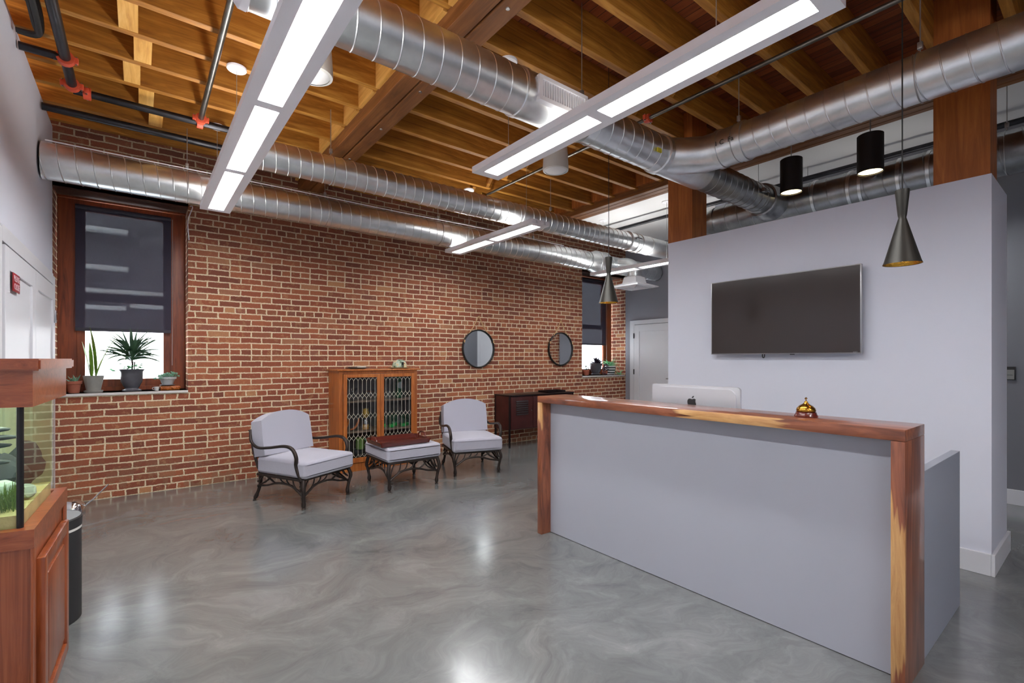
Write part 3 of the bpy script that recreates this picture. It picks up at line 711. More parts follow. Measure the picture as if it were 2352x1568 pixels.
# ------------------------------------------------------------------ pipes
def coupling(t, p, d, r, m='orange'):
    bm = BM(); ring(bm, p, d, r, 0.05, 0.016, 16); p = Vector(p); d = Vector(d).normalized(); s = d.cross(Vector((0, 0, 1)))
    if s.length < 0.1: s = Vector((1, 0, 0))
    s.normalize()
    for k in (-1, 1):
        c = p + s * k * (r + 0.02); box(bm, c.x - 0.014, c.x + 0.014, c.y - 0.014, c.y + 0.014, c.z - 0.02, c.z + 0.02, 0.003)
    o = obj('coupling', bm, m, t)
    for k in (-1, 1):
        c = p + s * k * (r + 0.022); bm = BM(); tube(bm, [c + Vector((0, 0, -0.03)), c + Vector((0, 0, 0.03))], 0.006, 6)
        obj('coupling_bolt', bm, 'steel', o)
t = thing('sprinkler_pipe', 'black iron pipe along the brick wall just above the lower duct at the left', 'pipe')
obj('pipe_run', T([(XL + 0.01, 5.4, 3.415), (4.95, 5.4, 3.415)], 0.03, 16), 'blackpipe', t)
t = thing('sprinkler_pipe', 'black sprinkler pipe with orange couplings branching at the upper left ceiling', 'pipe')
bm = BM(); tube(bm, [(-0.40, 4.95, 3.42), (0.9, 4.95, 3.42)], 0.028, 16); obj('cross_pipe', bm, 'blackpipe', t)
obj('main_pipe', T([(-0.40, 4.92, 3.42), (-0.40, -3.3, 3.42)], 0.031, 16), 'blackpipe', t)
obj('wall_stub', T([(-0.40, 4.46, 3.42), (XL + 0.01, 4.46, 3.42)], 0.026, 16), 'blackpipe', t)
obj('branch_pipe', T([(0.415, 4.95, 3.42), (0.415, -3.3, 3.42)], 0.021, 16), 'steelpipe', t)
for p, d, r in (((-0.40, 4.86, 3.42), (0, 1, 0), 0.032), ((-0.32, 4.95, 3.42), (1, 0, 0), 0.03), ((-0.40, 4.46, 3.42), (0, 1, 0), 0.033), ((0.415, 4.87, 3.42), (0, 1, 0), 0.026), ((0.415, 4.95, 3.42), (1, 0, 0), 0.032)):
    coupling(t, p, d, r)
bm = BM()
for k, (dx, dz) in enumerate([(-0.055, 0.0), (-0.075, 0.03), (-0.045, 0.045)]):
    tube(bm, smoothpts([(XL + 0.02, 4.30 + 0.02 * k, 3.44 + dz * 0.3), (-0.52, 4.28 + 0.02 * k, 3.44 + dz * 0.3), (-0.44 + dx, 4.15, 3.42 + dz), (-0.43 + dx, 3.7, 3.42 + dz), (-0.42 + dx, 2.5, 3.42 + dz), (-0.42 + dx, 0.5, 3.42 + dz)], 5), 0.016, 8)
tag(obj('cable_bundle', bm, 'cord'), 'bundle of black cables bending from the left wall alongside the ceiling pipe', 'cable')
t = thing('sprinkler_pipe', 'thin bright steel pipe running under the joists beside the desk strip light', 'pipe')
obj('pipe_run', T([(3.5, 5.0, 3.46), (3.5, -3.3, 3.46)], 0.016, 12), 'steelpipe', t)
coupling(t, (3.5, 2.55, 3.46), (0, 1, 0), 0.02)
bm = BM(); tube(bm, [(3.5, 2.72, 3.46), (3.5, 2.72, 3.52)], 0.009, 8); tube(bm, [(3.42, 5.0, 3.46), (3.5, 5.0, 3.46), (3.5, 5.0, 3.40)], 0.015, 8); obj('brass_head', bm, 'goldmatte', t)
t = thing('sprinkler_pipe', 'dark pipe under the white ceiling beyond the posts, above the back duct', 'pipe')
obj('pipe_run', T([(6.0, 5.5, 3.42), (6.0, -3.3, 3.42)], 0.026, 12), 'blackpipe', t)
coupling(t, (6.0, 5.45, 3.42), (0, 1, 0), 0.026)
for y in (2.2, 0.25): obj('pipe_hanger', T([(6.0, y, 3.44), (6.0, y, 3.549)], 0.004, 6), 'wire', t)
t = thing('conduit', 'thin grey conduit on the white ceiling beyond the girder', 'conduit')
obj('conduit_run', T([(5.35, 6.0, 3.535), (5.35, -3.3, 3.535)], 0.011, 8), 'steelpipe', t)
# loose cables by the ducts
tag(obj('white_cable', T(smoothpts([(-0.6, Y1 - 0.03, Z1 + R1 + 0.012), (0.2, Y1 - 0.04, Z1 + R1 + 0.008), (1.2, Y1 - 0.03, Z1 + R1 + 0.016), (2.4, Y1 - 0.04, Z1 + R1 + 0.008), (3.6, Y1 - 0.03, Z1 + R1 + 0.02), (5.2, Y1 - 0.03, Z1 + R1 + 0.01)], 6), 0.006, 6), 'housing'), 'thin white cable lying along the top of the lower duct', 'cable')
tag(obj('white_cable', T(smoothpts([(0.42, 6.05, 2.97), (0.44, 6.02, 2.95), (0.40, 6.02, 2.80), (0.415, 6.093, 2.62)], 6), 0.005, 6), 'housing'), 'short curved white cable beside the top right corner of the near window', 'cable')

# ------------------------------------------------------------------ pendants and speakers
def pspeaker(x, y, z, label):
    t = thing('pendant_speaker', label, 'speaker', (x, y, z), group='white pendant speakers')
    bm = BM(); lathe(bm, [(0.10, 0.0), (0.117, 0.004), (0.12, 0.02), (0.112, 0.15), (0.103, 0.255), (0.095, 0.275), (0.02, 0.28), (0, 0.28)], 36, close=False); obj('shell', bm, 'speaker', t)
    bm = BM(); lathe(bm, [(0, 0.002), (0.095, 0.002), (0.101, 0.006)], 36, close=False); obj('grille', bm, 'speakerface', t)
    obj('hanging_cable', T([(0, 0, 0.28), (0, 0, ZD - z)], 0.003, 6), 'cord', t)
pspeaker(3.04, 3.23, 3.10, 'white pendant speaker below the far end of the desk strip light')
pspeaker(0.84, 3.07, 3.10, 'white pendant speaker right behind the left strip light')

def cone(x, y, z, label):
    t = thing('cone_pendant', label, 'pendant lamp', (x, y, z), group='black hourglass cone pendants over the desk')
    K = 1.127
    prof = [(0.0690, 0.0), (0.064, 0.012), (0.0165, 0.19), (0.0135, 0.200), (0.016, 0.212), (0.0255, 0.312), (0.0255, 0.320), (0.0, 0.320)]
    bm = BM(); lathe(bm, [(a * K, b * K) for a, b in prof], 40, close=False); obj('lamp_shade', bm, 'coneshade', t)
    bm = BM(); lathe(bm, [(a * K, b * K) for a, b in [(0.0675, 0.0015), (0.062, 0.014), (0.016, 0.185), (0, 0.19)]], 40, close=False); obj('shade_lining', bm, 'gold', t)
    bm = BM(); lathe(bm, [(0, 0.012), (0.016, 0.018), (0.022, 0.035), (0.017, 0.06), (0.012, 0.08), (0, 0.081)], 16, close=False); obj('bulb', bm, 'bulb', t)
    obj('cord', T([(0, 0, 0.32 * K), (0, 0, ZD - z)], 0.0028, 6), 'cord', t)
cone(2.93, 0.657, 1.822, 'near black cone pendant with gold inside, hanging at the right over the desk')
cone(2.93, 2.502, 1.805, 'farther black cone pendant with gold inside, hanging at the left end of the desk')
def cyl(x, y, z, label):
    t = thing('cylinder_pendant', label, 'pendant lamp', (x, y, z), group='black drum pendants behind the grey wall')
    bm = BM(); lathe(bm, [(0.089, 0.006), (0.089, 0.0), (0.095, 0.0), (0.095, 0.318), (0.089, 0.322), (0.0, 0.322)], 36, close=False); obj('lamp_shade', bm, 'blackshade', t)
    bm = BM(); lathe(bm, [(0, 0.012), (0.088, 0.012)], 36, close=False); obj('lit_lens', bm, 'warmlens', t)
    obj('cord', T([(0, 0, 0.322), (0, 0, 3.509 - z)], 0.004, 6), 'wire', t)
cyl(4.945, 1.957, 2.96, 'black drum pendant with warm light, left one of the two over the grey wall')
cyl(4.945, 1.327, 2.96, 'black drum pendant with warm light, right one of the two over the grey wall')

# ------------------------------------------------------------------ reception desk
t = thing('reception_desk', 'grey panelled reception desk with a walnut waterfall slab and a lower return', 'desk', (2.45, 0.54, 0))
DL = 2.27
bm = BM(); box(bm, 0, 0.31, 0.0, DL, 1.022, 1.07, 0.0025); obj('counter_slab', bm, 'walnut', t)
obj('waterfall_side', B(0, 0.31, 0.0, 0.048, 0, 1.0215, 0.0025), 'walnutv', t)
obj('waterfall_side', B(0, 0.31, DL - 0.048, DL, 0, 1.0215, 0.0025), 'walnutl', t)
obj('front_panel', B(0.095, 0.12, 0.0485, DL - 0.0485, 0.004, 1.0215), 'deskgrey', t, smooth=False)
obj('return_panel', B(0.3105, 1.117, 0.008, 0.045, 0, 0.852, 0.0015), 'deskgrey2', t, smooth=False)
obj('worksurface', B(0.13, 0.80, 0.05, DL - 0.05, 0.645, 0.675, 0.002), 'white', t, smooth=False)
obj('return_worksurface', B(0.80, 1.10, 0.05, 0.7, 0.645, 0.675, 0.002), 'white', t, smooth=False)
obj('return_panel', B(0.125, 0.5, DL - 0.04, DL - 0.01, 0, 0.64), 'deskgrey2', t, smooth=False)

# computer
t = thing('desktop_computer', 'silver all-in-one computer seen from behind over the desk counter', 'computer', (2.96, 1.785, 0.675), radians(90))
# local: x runs along the screen width, back faces +y (world -x)
def rrect(w, h, r, n=6, cx=0, cy=0):
    pts = []
    for (sx, sy, a0) in ((1, 1, 0), (-1, 1, 90), (-1, -1, 180), (1, -1, 270)):
        for k in range(n + 1):
            a = radians(a0 + 90 * k / n); pts.append((cx + sx * (w / 2 - r) + r * cos(a), cy + sy * (h / 2 - r) + r * sin(a)))
    return pts
bm = BM(); extr(bm, rrect(0.645, 0.50 - 0.12, 0.022, cy=0.315), 1, -0.008, 0.012); extr(bm, rrect(0.60, 0.36, 0.05, cy=0.31), 1, 0.010, 0.022); obj('screen_shell', bm, 'alu', t)
obj('display', B(-0.31, 0.31, -0.0095, -0.0082, 0.14, 0.495), 'screen', t)
bm = BM(); extr(bm, [(0.0, 0.0), (0.19, 0.0), (0.19, 0.006), (0.02, 0.008), (0.012, 0.2), (0.0, 0.2)], 0, -0.10, 0.10); obj('stand', bm, 'alu', t)
# emblem
def bez(pts, n=8):
    out = []
    for a, b, c, d in pts:
        for k in range(n):
            s = k / n; out.append(((1 - s) ** 3 * a[0] + 3 * (1 - s) ** 2 * s * b[0] + 3 * (1 - s) * s * s * c[0] + s ** 3 * d[0], (1 - s) ** 3 * a[1] + 3 * (1 - s) ** 2 * s * b[1] + 3 * (1 - s) * s * s * c[1] + s ** 3 * d[1]))
    return out
ap = bez([((0, 40), (10, 40), (18, 48), (30, 46)), ((30, 46), (38, 45), (44, 40), (46, 34)), ((46, 34), (28, 26), (28, 2), (50, -6)), ((50, -6), (46, -22), (34, -44), (20, -44)), ((20, -44), (12, -44), (8, -38), (0, -38)), ((0, -38), (-8, -38), (-12, -44), (-20, -44)), ((-20, -44), (-38, -42), (-60, 0), (-48, 28)), ((-48, 28), (-40, 50), (-16, 46), (0, 40))])
lf = bez([((0, 50), (0, 66), (14, 76), (24, 76)), ((24, 76), (26, 62), (14, 50), (0, 50))])
bm = BM()
S = 0.00064
for poly in (ap, lf):
    pp = [(-x * S, 0.388 + z * S) for x, z in poly]
    a = [bm.verts.new((p[0], 0.0232, p[1])) for p in pp]; b = [bm.verts.new((p[0], 0.0222, p[1])) for p in pp]
    f = bm.faces.new(a); bmesh.ops.triangulate(bm, faces=[f])
    for i in range(len(pp)): bm.faces.new((a[i], a[(i + 1) % len(pp)], b[(i + 1) % len(pp)], b[i]))
obj('emblem', bm, 'aludark', t, smooth=False)

t = thing('service_bell', 'brass counter bell on a wooden base on the walnut desk top', 'bell', (2.63, 0.972, 1.0705))
bm = BM(); lathe(bm, [(0.052, 0), (0.053, 0.006), (0.047, 0.016), (0.045, 0.024), (0.040, 0.027), (0, 0.027)], 32, close=False); obj('base', bm, 'mahog', t)
bm = BM(); lathe(bm, [(0.043, 0.029), (0.0435, 0.033), (0.040, 0.044), (0.030, 0.055), (0.016, 0.063), (0.009, 0.070), (0.007, 0.078), (0, 0.079)], 32, close=False); obj('dome', bm, 'goldmatte', t)
bm = BM(); tube(bm, [(0, 0, 0.078), (0, 0, 0.093)], 0.0025, 8); tube(bm, [(-0.013, 0, 0.090), (-0.006, 0, 0.0945), (0, 0, 0.096), (0.006, 0, 0.0945), (0.013, 0, 0.090)], 0.0022, 8); obj('plunger', bm, 'goldmatte', t)

# ------------------------------------------------------------------ television and wall sign
t = thing('television', 'large dark flat screen television mounted on the grey wall behind the desk', 'television', (XP, 1.74, 1.40))
obj('casing', B(-0.075, -0.045, -0.578, 0.578, 0.0, 0.655, 0.003), 'bezel', t)
obj('screen', B(-0.0765, -0.0752, -0.570, 0.570, 0.008, 0.648), 'screen', t, smooth=False)
obj('wall_mount', B(-0.045, -0.0005, -0.25, 0.25, 0.15, 0.5), 'black', t, smooth=False)
obj('cable_loop', T(smoothpts([(-0.055, 0.13, 0.02), (-0.055, 0.13, -0.02), (-0.055, 0.122, -0.03), (-0.055, 0.114, -0.02), (-0.055, 0.114, 0.02)], 4), 0.004, 6), 'cord', t)
obj('sensor', B(-0.066, -0.050, -0.12, -0.09, -0.006, 0.0), 'black', t)
text('brand_lettering', 'VIZIO', 0.011, 'bezel', t, (-0.0768, -0.54, 0.010), (radians(90), 0, radians(-90)), 0.0003)
t = thing('room_sign', 'small black-framed grey door sign on the right corridor wall', 'sign', (6.439, 0.69, 1.225))
bm = BM(); box(bm, -0.012, 0, -0.085, 0.085, -0.062, 0.062, 0.003); obj('frame', bm, 'black', t)
obj('insert', B(-0.0135, -0.0121, -0.077, 0.077, -0.056, 0.034), 'signgrey', t)
bm = BM()
for z in (0.044, -0.016): box(bm, -0.0142, -0.0136 if z < 0 else -0.0121, -0.068, 0.062, z - 0.002, z + (0.002 if z < 0 else 0.004))
obj('printed_line', bm, 'textdark', t)

# ------------------------------------------------------------------ armchairs and ottoman
def branch(bm, pts, r0=0.012, r1=0.008, sub=4):
    P = smoothpts(pts, sub); n = len(P)
    tube(bm, P, [(r0 + (r1 - r0) * i / (n - 1)) * (1 + 0.12 * sin(i * 2.7)) for i in range(n)], 8)
def leg_bm(x, y, sx, sy, h, splay=0.02, rear=False):
    """foot at x,y; leg swells at knee and leans inward at the foot"""
    bm = BM(); k = 0.03
    if rear: pts = [(x, y, 0), (x, y, 0.02), (x - sx * 0.012, y - sy * 0.02, 0.07), (x - sx * 0.02, y - sy * 0.05, 0.16), (x - sx * 0.015, y - sy * 0.06, h)]
    else: pts = [(x, y, 0), (x, y, 0.02), (x + sx * 0.0, y + sy * 0.0, 0.07), (x + sx * 0.012, y + sy * 0.012, 0.15), (x + sx * 0.022, y + sy * 0.02, 0.20), (x + sx * 0.005, y + sy * 0.005, h)]
    P = smoothpts(pts, 4); rr = []
    for p in P:
        z = p.z; rr.append(0.018 if z < 0.008 else 0.013 if z < 0.02 else 0.020 if z < 0.06 else 0.0145 if z < 0.11 else 0.015 if z < 0.17 else 0.018)
    tube(bm, P, rr, 10); return bm
def apron(bm, a, b, h, flip=False):
    """twig lattice between legs a and b (xy of knees) hanging below height h"""
    a = Vector((a[0], a[1], 0)); b = Vector((b[0], b[1], 0))
    if flip: a, b = b, a
    def P(s, z): q = a.lerp(b, s); return (q.x, q.y, z)
    branch(bm, [P(0.0, 0.115), P(0.10, 0.150), P(0.25, 0.195), P(0.45, 0.205), P(0.62, 0.195), P(0.80, 0.165), P(1.0, 0.15)], 0.012, 0.009)
    branch(bm, [P(0.02, 0.13), P(0.03, 0.19), P(0.10, h)], 0.009, 0.007)
    branch(bm, [P(0.13, 0.160), P(0.20, 0.205), P(0.23, h)], 0.008, 0.006)
    branch(bm, [P(0.28, 0.197), P(0.34, 0.225), P(0.37, h)], 0.008, 0.006)
    branch(bm, [P(0.36, 0.203), P(0.46, 0.225), P(0.52, h)], 0.008, 0.006)
    branch(bm, [P(0.60, 0.195), P(0.70, 0.225), P(0.84, h)], 0.009, 0.007)
    branch(bm, [P(0.70, h), P(0.78, 0.215), P(0.92, 0.17), P(1.0, 0.14)], 0.009, 0.009)
    branch(bm, [P(0.86, h), P(0.93, 0.215), P(1.0, 0.19)], 0.008, 0.008)
def cushion(w, d, h, crown=0.0, puff=0.01, nx=14, r=0.028, arch=0.0):
    """rounded box cushion centred at origin, sitting on z=0"""
    bm = BM(); box(bm, -w / 2, w / 2, -d / 2, d / 2, 0, h)
    bmesh.ops.bevel(bm, geom=list(bm.edges), offset=r, segments=4, affect='EDGES', profile=0.5)
    return bm
def subdiv(bm, cuts):
    bmesh.ops.subdivide_edges(bm, edges=[e for e in bm.edges if e.calc_length() > 0.09], cuts=cuts, use_grid_fill=True)
W, D = 0.535, 0.655
def make_armchair(label, loc, rz):
    t = thing('armchair', label, 'armchair', loc, rz, 'cast metal armchairs with grey cushions')
    hw, hd = W / 2, D / 2; H = 0.262
    for sx, sy in ((-1, -1), (1, -1)): obj('leg', leg_bm(sx * hw, sy * hd, sx, sy, H), 'bronze', t)
    for sx in (-1, 1): obj('leg', leg_bm(sx * hw, hd, sx, 1, H, rear=True), 'bronze', t)
    bm = BM(); fw = hw + 0.012; y0, y1 = -hd - 0.01, hd - 0.06
    box(bm, -fw, fw, y0, y0 + 0.035, H - 0.008, H + 0.014, 0.005); box(bm, -fw, fw, y1 - 0.035, y1, H - 0.008, H + 0.014, 0.005)
    for s in (-1, 1): box(bm, s * fw - 0.0175, s * fw + 0.0175, y0, y1, H - 0.008, H + 0.014, 0.005)
    box(bm, -fw, fw, -0.02, 0.02, H - 0.004, H + 0.010)
    obj('seat_frame', bm, 'bronze', t)
    bm = BM(); k = 0.008
    apron(bm, (-hw, -hd), (hw, -hd), H); obj('twig_apron', bm, 'bronze', t)
    for s in (-1, 1):
        bm = BM(); apron(bm, (s * hw, -hd), (s * hw, hd - 0.045), H, flip=(s > 0)); obj('twig_apron', bm, 'bronze', t)
    # arms: rear post scroll down, along, over the front curve and down to the frame
    for s in (-1, 1):
        bm = BM(); ax = s * (hw + 0.038)
        P = smoothpts([(s * (hw + 0.01), hd + 0.055, 0.675), (s * (hw + 0.012), hd + 0.045, 0.655), (ax, hd - 0.0, 0.575), (ax + s * 0.01, hd - 0.10, 0.525), (ax + s * 0.015, hd - 0.26, 0.535), (ax + s * 0.015, -hd + 0.19, 0.565), (ax + s * 0.01, -hd + 0.09, 0.545), (ax + s * 0.004, -hd + 0.045, 0.47), (ax - s * 0.003, -hd + 0.055, 0.40), (ax - s * 0.006, -hd + 0.03, 0.32), (s * (hw + 0.02), -hd + 0.01, H)], 6)
        n = len(P); tube(bm, P, [0.019 if i < 3 else 0.0135 + 0.004 * max(0, sin(pi * (i - n * 0.45) / (n * 0.5))) for i in range(n)], 10)
        obj('arm', bm, 'bronze', t)
        bm = BM(); branch(bm, [(s * (hw - 0.02), hd - 0.055, H), (s * hw, hd - 0.03, 0.36), (s * (hw + 0.012), hd + 0.01, 0.50), (s * (hw + 0.01), hd + 0.05, 0.66)], 0.014, 0.012); obj('rear_post', bm, 'bronze', t)
    bm = BM(); 
    branch(bm, [(-hw, hd + 0.05, 0.62), (-0.15, hd + 0.062, 0.70), (0, hd + 0.065, 0.72), (0.15, hd + 0.062, 0.70), (hw, hd + 0.05, 0.62)], 0.012, 0.012)
    branch(bm, [(-hw, hd - 0.0, 0.42), (0, hd + 0.01, 0.40), (hw, hd - 0.0, 0.42)], 0.011, 0.011)
    for x in (-0.16, 0, 0.16): branch(bm, [(x, hd - 0.05, H), (x * 1.1, hd - 0.0, 0.44), (x, hd + 0.062, 0.69)], 0.009, 0.008)
    obj('back_frame', bm, 'bronze', t)
    # seat cushion
    bm = BM(); w, d, h = 0.60, 0.66, 0.155
    box(bm, -w / 2, w / 2, -0.385, -0.385 + d, 0, h); subdiv(bm, 5)
    bmesh.ops.bevel(bm, geom=[e for e in bm.edges if e.calc_face_angle(0) > 1.0], offset=0.032, segments=4, affect='EDGES', profile=0.5)
    for v in bm.verts:
        c = (1 - (v.co.x / (w / 2)) ** 2) * max(0, 1 - ((v.co.y + 0.055) / 0.33) ** 2)
        if v.co.z > h * 0.5: v.co.z += 0.022 * c
        # notch in front of the arms
        if abs(v.co.x) > 0.25 and v.co.y > -0.27: v.co.x *= 0.965
    obj('seat_cushion', bm, 'fabric', t, loc=(0, 0, 0.277), angle=60)
    # back cushion with arched top, tilted
    bm = BM(); w = 0.57; n = 14; pts = []
    pts += [(-w / 2 + 0.0, 0.0), (w / 2, 0.0), (w / 2 - 0.0, 0.20)]
    for k in range(n + 1):
        s = -1 + 2 * k / n; pts.append((-s * (w / 2 - 0.008 - 0.02 * 0), 0.335 + 0.075 * (1 - abs(s) ** 2.3)))
    pts.append((-w / 2, 0.20))
    extr(bm, pts, 1, 0, 0.15)
    bmesh.ops.bevel(bm, geom=[e for e in bm.edges if e.calc_face_angle(0) > 1.2], offset=0.034, segments=4, affect='EDGES', profile=0.5, clamp_overlap=True)
    bmesh.ops.triangulate(bm, faces=[f for f in bm.faces if len(f.verts) > 4])
    obj('back_cushion', bm, 'fabric', t, loc=(0, 0.165, 0.445), angle=50, rot=(radians(-10), 0, 0))
    return t
ch = make_armchair('grey cushioned metal armchair at the left, angled toward the ottoman', (1.26, 4.957, 0), radians(26.5))
dup(ch, (3.233, 4.986, 0), radians(-17.2), 'grey cushioned metal armchair at the right, standing in front of the mirror')

t = thing('ottoman', 'square grey cushioned ottoman with bronze twig legs between the two armchairs', 'ottoman', (2.279, 4.866, 0))
hw = 0.272
for sx in (-1, 1):
    for sy in (-1, 1): obj('leg', leg_bm(sx * hw, sy * hw, sx, sy, 0.285), 'bronze', t)
bm = BM()
for s in (-1, 1):
    box(bm, -hw - 0.012, hw + 0.012, s * hw - 0.018, s * hw + 0.018, 0.278, 0.302, 0.005); box(bm, s * hw - 0.018, s * hw + 0.018, -hw - 0.012, hw + 0.012, 0.278, 0.302, 0.005)
box(bm, -hw, hw, -0.02, 0.02, 0.28, 0.30)
obj('seat_frame', bm, 'bronze', t)
for a, b in (((-hw, -hw), (hw, -hw)), ((-hw, -hw), (-hw, hw)), ((hw, hw), (hw, -hw)), ((hw, hw), (-hw, hw))):
    bm = BM(); apron(bm, a, b, 0.285); obj('twig_apron', bm, 'bronze', t)
bm = BM(); box(bm, -0.31, 0.31, -0.31, 0.31, 0, 0.148); subdiv(bm, 5)
bmesh.ops.bevel(bm, geom=[e for e in bm.edges if e.calc_face_angle(0) > 1.0], offset=0.032, segments=4, affect='EDGES', profile=0.5)
for v in bm.verts:
    if v.co.z > 0.08: v.co.z += 0.008 * (1 - (v.co.x / 0.31) ** 2) * (1 - (v.co.y / 0.31) ** 2)
obj('seat_cushion', bm, 'fabric', t, loc=(0, 0, 0.302), angle=60)
# tray
t = thing('serving_tray', 'dark mahogany serving tray with handles lying on the ottoman', 'tray', (2.20, 4.80, 0.4605))
L_, Wd = 0.265, 0.185
obj('tray_bottom', B(-L_, L_, -Wd, Wd, 0, 0.010, 0.002), 'mahog', t)
for s in (-1, 1):
    bm = BM(); extr(bm, [(s * Wd, 0.0), (s * (Wd - 0.012), 0.0), (s * (Wd + 0.008), 0.052), (s * (Wd + 0.02), 0.052)], 0, -L_ - 0.005, L_ + 0.005)
    obj('tray_side', bm, 'mahog', t, smooth=False)
for s in (-1, 1):
    bm = BM()
    extr(bm, [(s * L_, 0.0), (s * (L_ - 0.012), 0.0), (s * (L_ + 0.008), 0.045), (s * (L_ + 0.02), 0.045)], 1, -Wd - 0.01, Wd + 0.01)
    tube(bm, smoothpts([(s * (L_ + 0.012), -0.09, 0.040), (s * (L_ + 0.018), -0.065, 0.075), (s * (L_ + 0.02), -0.03, 0.088), (s * (L_ + 0.02), 0.03, 0.088), (s * (L_ + 0.018), 0.065, 0.075), (s * (L_ + 0.012), 0.09, 0.040)], 4), 0.008, 8)
    tube(bm, smoothpts([(s * (L_ + 0.012), -0.18, 0.042), (s * (L_ + 0.014), -0.12, 0.048), (s * (L_ + 0.012), -0.08, 0.045)], 4), 0.007, 8); tube(bm, smoothpts([(s * (L_ + 0.012), 0.18, 0.042), (s * (L_ + 0.014), 0.12, 0.048), (s * (L_ + 0.012), 0.08, 0.045)], 4), 0.007, 8)
    obj('tray_handle', bm, 'mahog', t)
t = tag(obj('floor_outlet', B(2.25, 2.36, 4.88, 4.96, 0.0, 0.004, 0.001), 'steel'), 'small metal outlet plate in the floor under the ottoman', 'outlet')

# ------------------------------------------------------------------ display cabinet
CX0, CX1, CY0, CY1, CZ = 1.86, 2.875, 5.70, 6.095, 1.235
t = thing('display_cabinet', 'honey oak display cabinet with leaded glass doors against the brick wall', 'cabinet', (CX0, CY0, 0))
w = CX1 - CX0; d = CY1 - CY0
bm = BM(); box(bm, 0, 0.02, 0.03, d, 0, CZ - 0.02, 0.001); box(bm, w - 0.02, w, 0.03, d, 0, CZ - 0.02, 0.001); box(bm, 0, w, 0.02, d, 0.07, 0.095); box(bm, 0, w, 0.02, 0.045, 0.0, 0.105, 0.002); box(bm, 0, 0.045, 0.0, 0.03, 0.0, CZ - 0.02, 0.002); box(bm, w - 0.045, w, 0.0, 0.03, 0, CZ - 0.02, 0.002); box(bm, 0.045, w - 0.045, 0.0, 0.03, 0.0, 0.10, 0.002); box(bm, 0.045, w - 0.045, 0.0, 0.03, CZ - 0.055, CZ - 0.02, 0.002)
obj('carcass', bm, 'cabwood', t, smooth=False)
obj('back_board', B(0.02, w - 0.02, d - 0.012, d - 0.002, 0.09, CZ - 0.02), 'cabdark', t, smooth=False)
bm = BM(); box(bm, 0.0201, 0.0211, 0.035, d - 0.013, 0.096, CZ - 0.03); box(bm, w - 0.0211, w - 0.0201, 0.035, d - 0.013, 0.096, CZ - 0.03); obj('side_lining', bm, 'cabdark', t, smooth=False)
obj('cabinet_top', B(-0.03, w + 0.03, -0.035, d, CZ - 0.02, CZ, 0.006), 'cabwood', t, smooth=False)
for z in (0.845, 0.475): obj('shelf', B(0.022, w - 0.022, 0.05, d - 0.013, z - 0.02, z), 'shelf', t, smooth=False)
dz0, dz1 = 0.105, CZ - 0.058; xm = w / 2
for (a, b, sgn) in ((0.048, xm - 0.002, 1), (xm + 0.002, w - 0.048, -1)):
    bm = BM(); s = 0.043
    box(bm, a, a + s, -0.018, 0.0, dz0, dz1, 0.003); box(bm, b - s, b, -0.018, 0.0, dz0, dz1, 0.003); box(bm, a + s, b - s, -0.018, 0, dz1 - s, dz1, 0.003); box(bm, a + s, b - s, -0.018, 0, dz0, dz0 + 0.06, 0.003)
    dr = obj('glazed_door', bm, 'cabwood', t, smooth=False)
    ga, gb, gz0, gz1 = a + s, b - s, dz0 + 0.06, dz1 - s
    obj('pane', B(ga - 0.004, gb + 0.004, -0.010, -0.008, gz0 - 0.004, gz1 + 0.004), 'clearglass', dr, smooth=False)
    bm = BM(); n = 7; q = (gb - ga) / n; bands = [gz1 - 0.005, 0.915, 0.665, 0.405, gz0 + 0.005]; hh = 0.042
    def lead(pts): tube(bm, [(x, -0.011, z) for x, z in pts], 0.0021, 5)
    xs = [ga + q * (i + 0.5) for i in range(-1, n + 1)]
    def clip(pts): return [(x, z) for x, z in pts if ga - 1e-4 <= x <= gb + 1e-4 and gz0 <= z <= gz1]
    for x in xs:
        if ga < x < gb:
            for zt_, zb_ in zip(bands, bands[1:]): lead([(x, zt_ - hh), (x, zb_ + hh)])
    for zc in bands:
        for x in xs:
            for dirn in (1, -1):
                P = clip([(x + dirn * q * (0.5 - 0.5 * cos(pi * k / 10)), zc + hh - 2 * hh * k / 10) for k in range(11)])
                if len(P) > 1: lead(P)
    obj('lead_came', bm, 'lead', dr)
    kx = b - 0.02 if sgn > 0 else a + 0.02
    bm = BM(); lathe(bm, [(0.004, 0), (0.004, 0.008), (0.011, 0.014), (0.009, 0.022), (0, 0.024)], 14); bmesh.ops.transform(bm, matrix=Matrix.Translation((kx, -0.018, 0.60)) @ Matrix.Rotation(radians(90), 4, 'X'), verts=bm.verts); obj('knob', bm, 'cabwood', dr)
# things in the cabinet
def ware(name, prof, m, x, y, z, label, cat, n=20, group=None, extra=None):
    t = thing(name, label, cat, (x, y, z), 0, group)
    bm = BM(); lathe(bm, prof, n, close=False); obj('body', bm, m, t)
    if extra: extra(t)
    return t
def stopper(z, m='objglass', r=0.018):
    def f(t):
        bm = BM(); lathe(bm, [(0, z), (r * 0.5, z), (r * 0.5, z + 0.01), (r, z + 0.03), (r * 0.7, z + 0.05), (0, z + 0.055)], 12, close=False); obj('stopper', bm, m, t)
    return f
ware('decanter', [(0, 0.0), (0.05, 0.0), (0.052, 0.02), (0.035, 0.09), (0.018, 0.15), (0.012, 0.20), (0.016, 0.21)], 'objglass', 1.965, 5.85, 0.846, 'conical crystal decanter at the left of the top cabinet shelf', 'decanter', extra=stopper(0.212))
def stem(t):
    bm = BM(); tube(bm, [(0, 0, 0.004), (0, 0, 0.085)], 0.005, 8); obj('stem', bm, 'objglass', t)
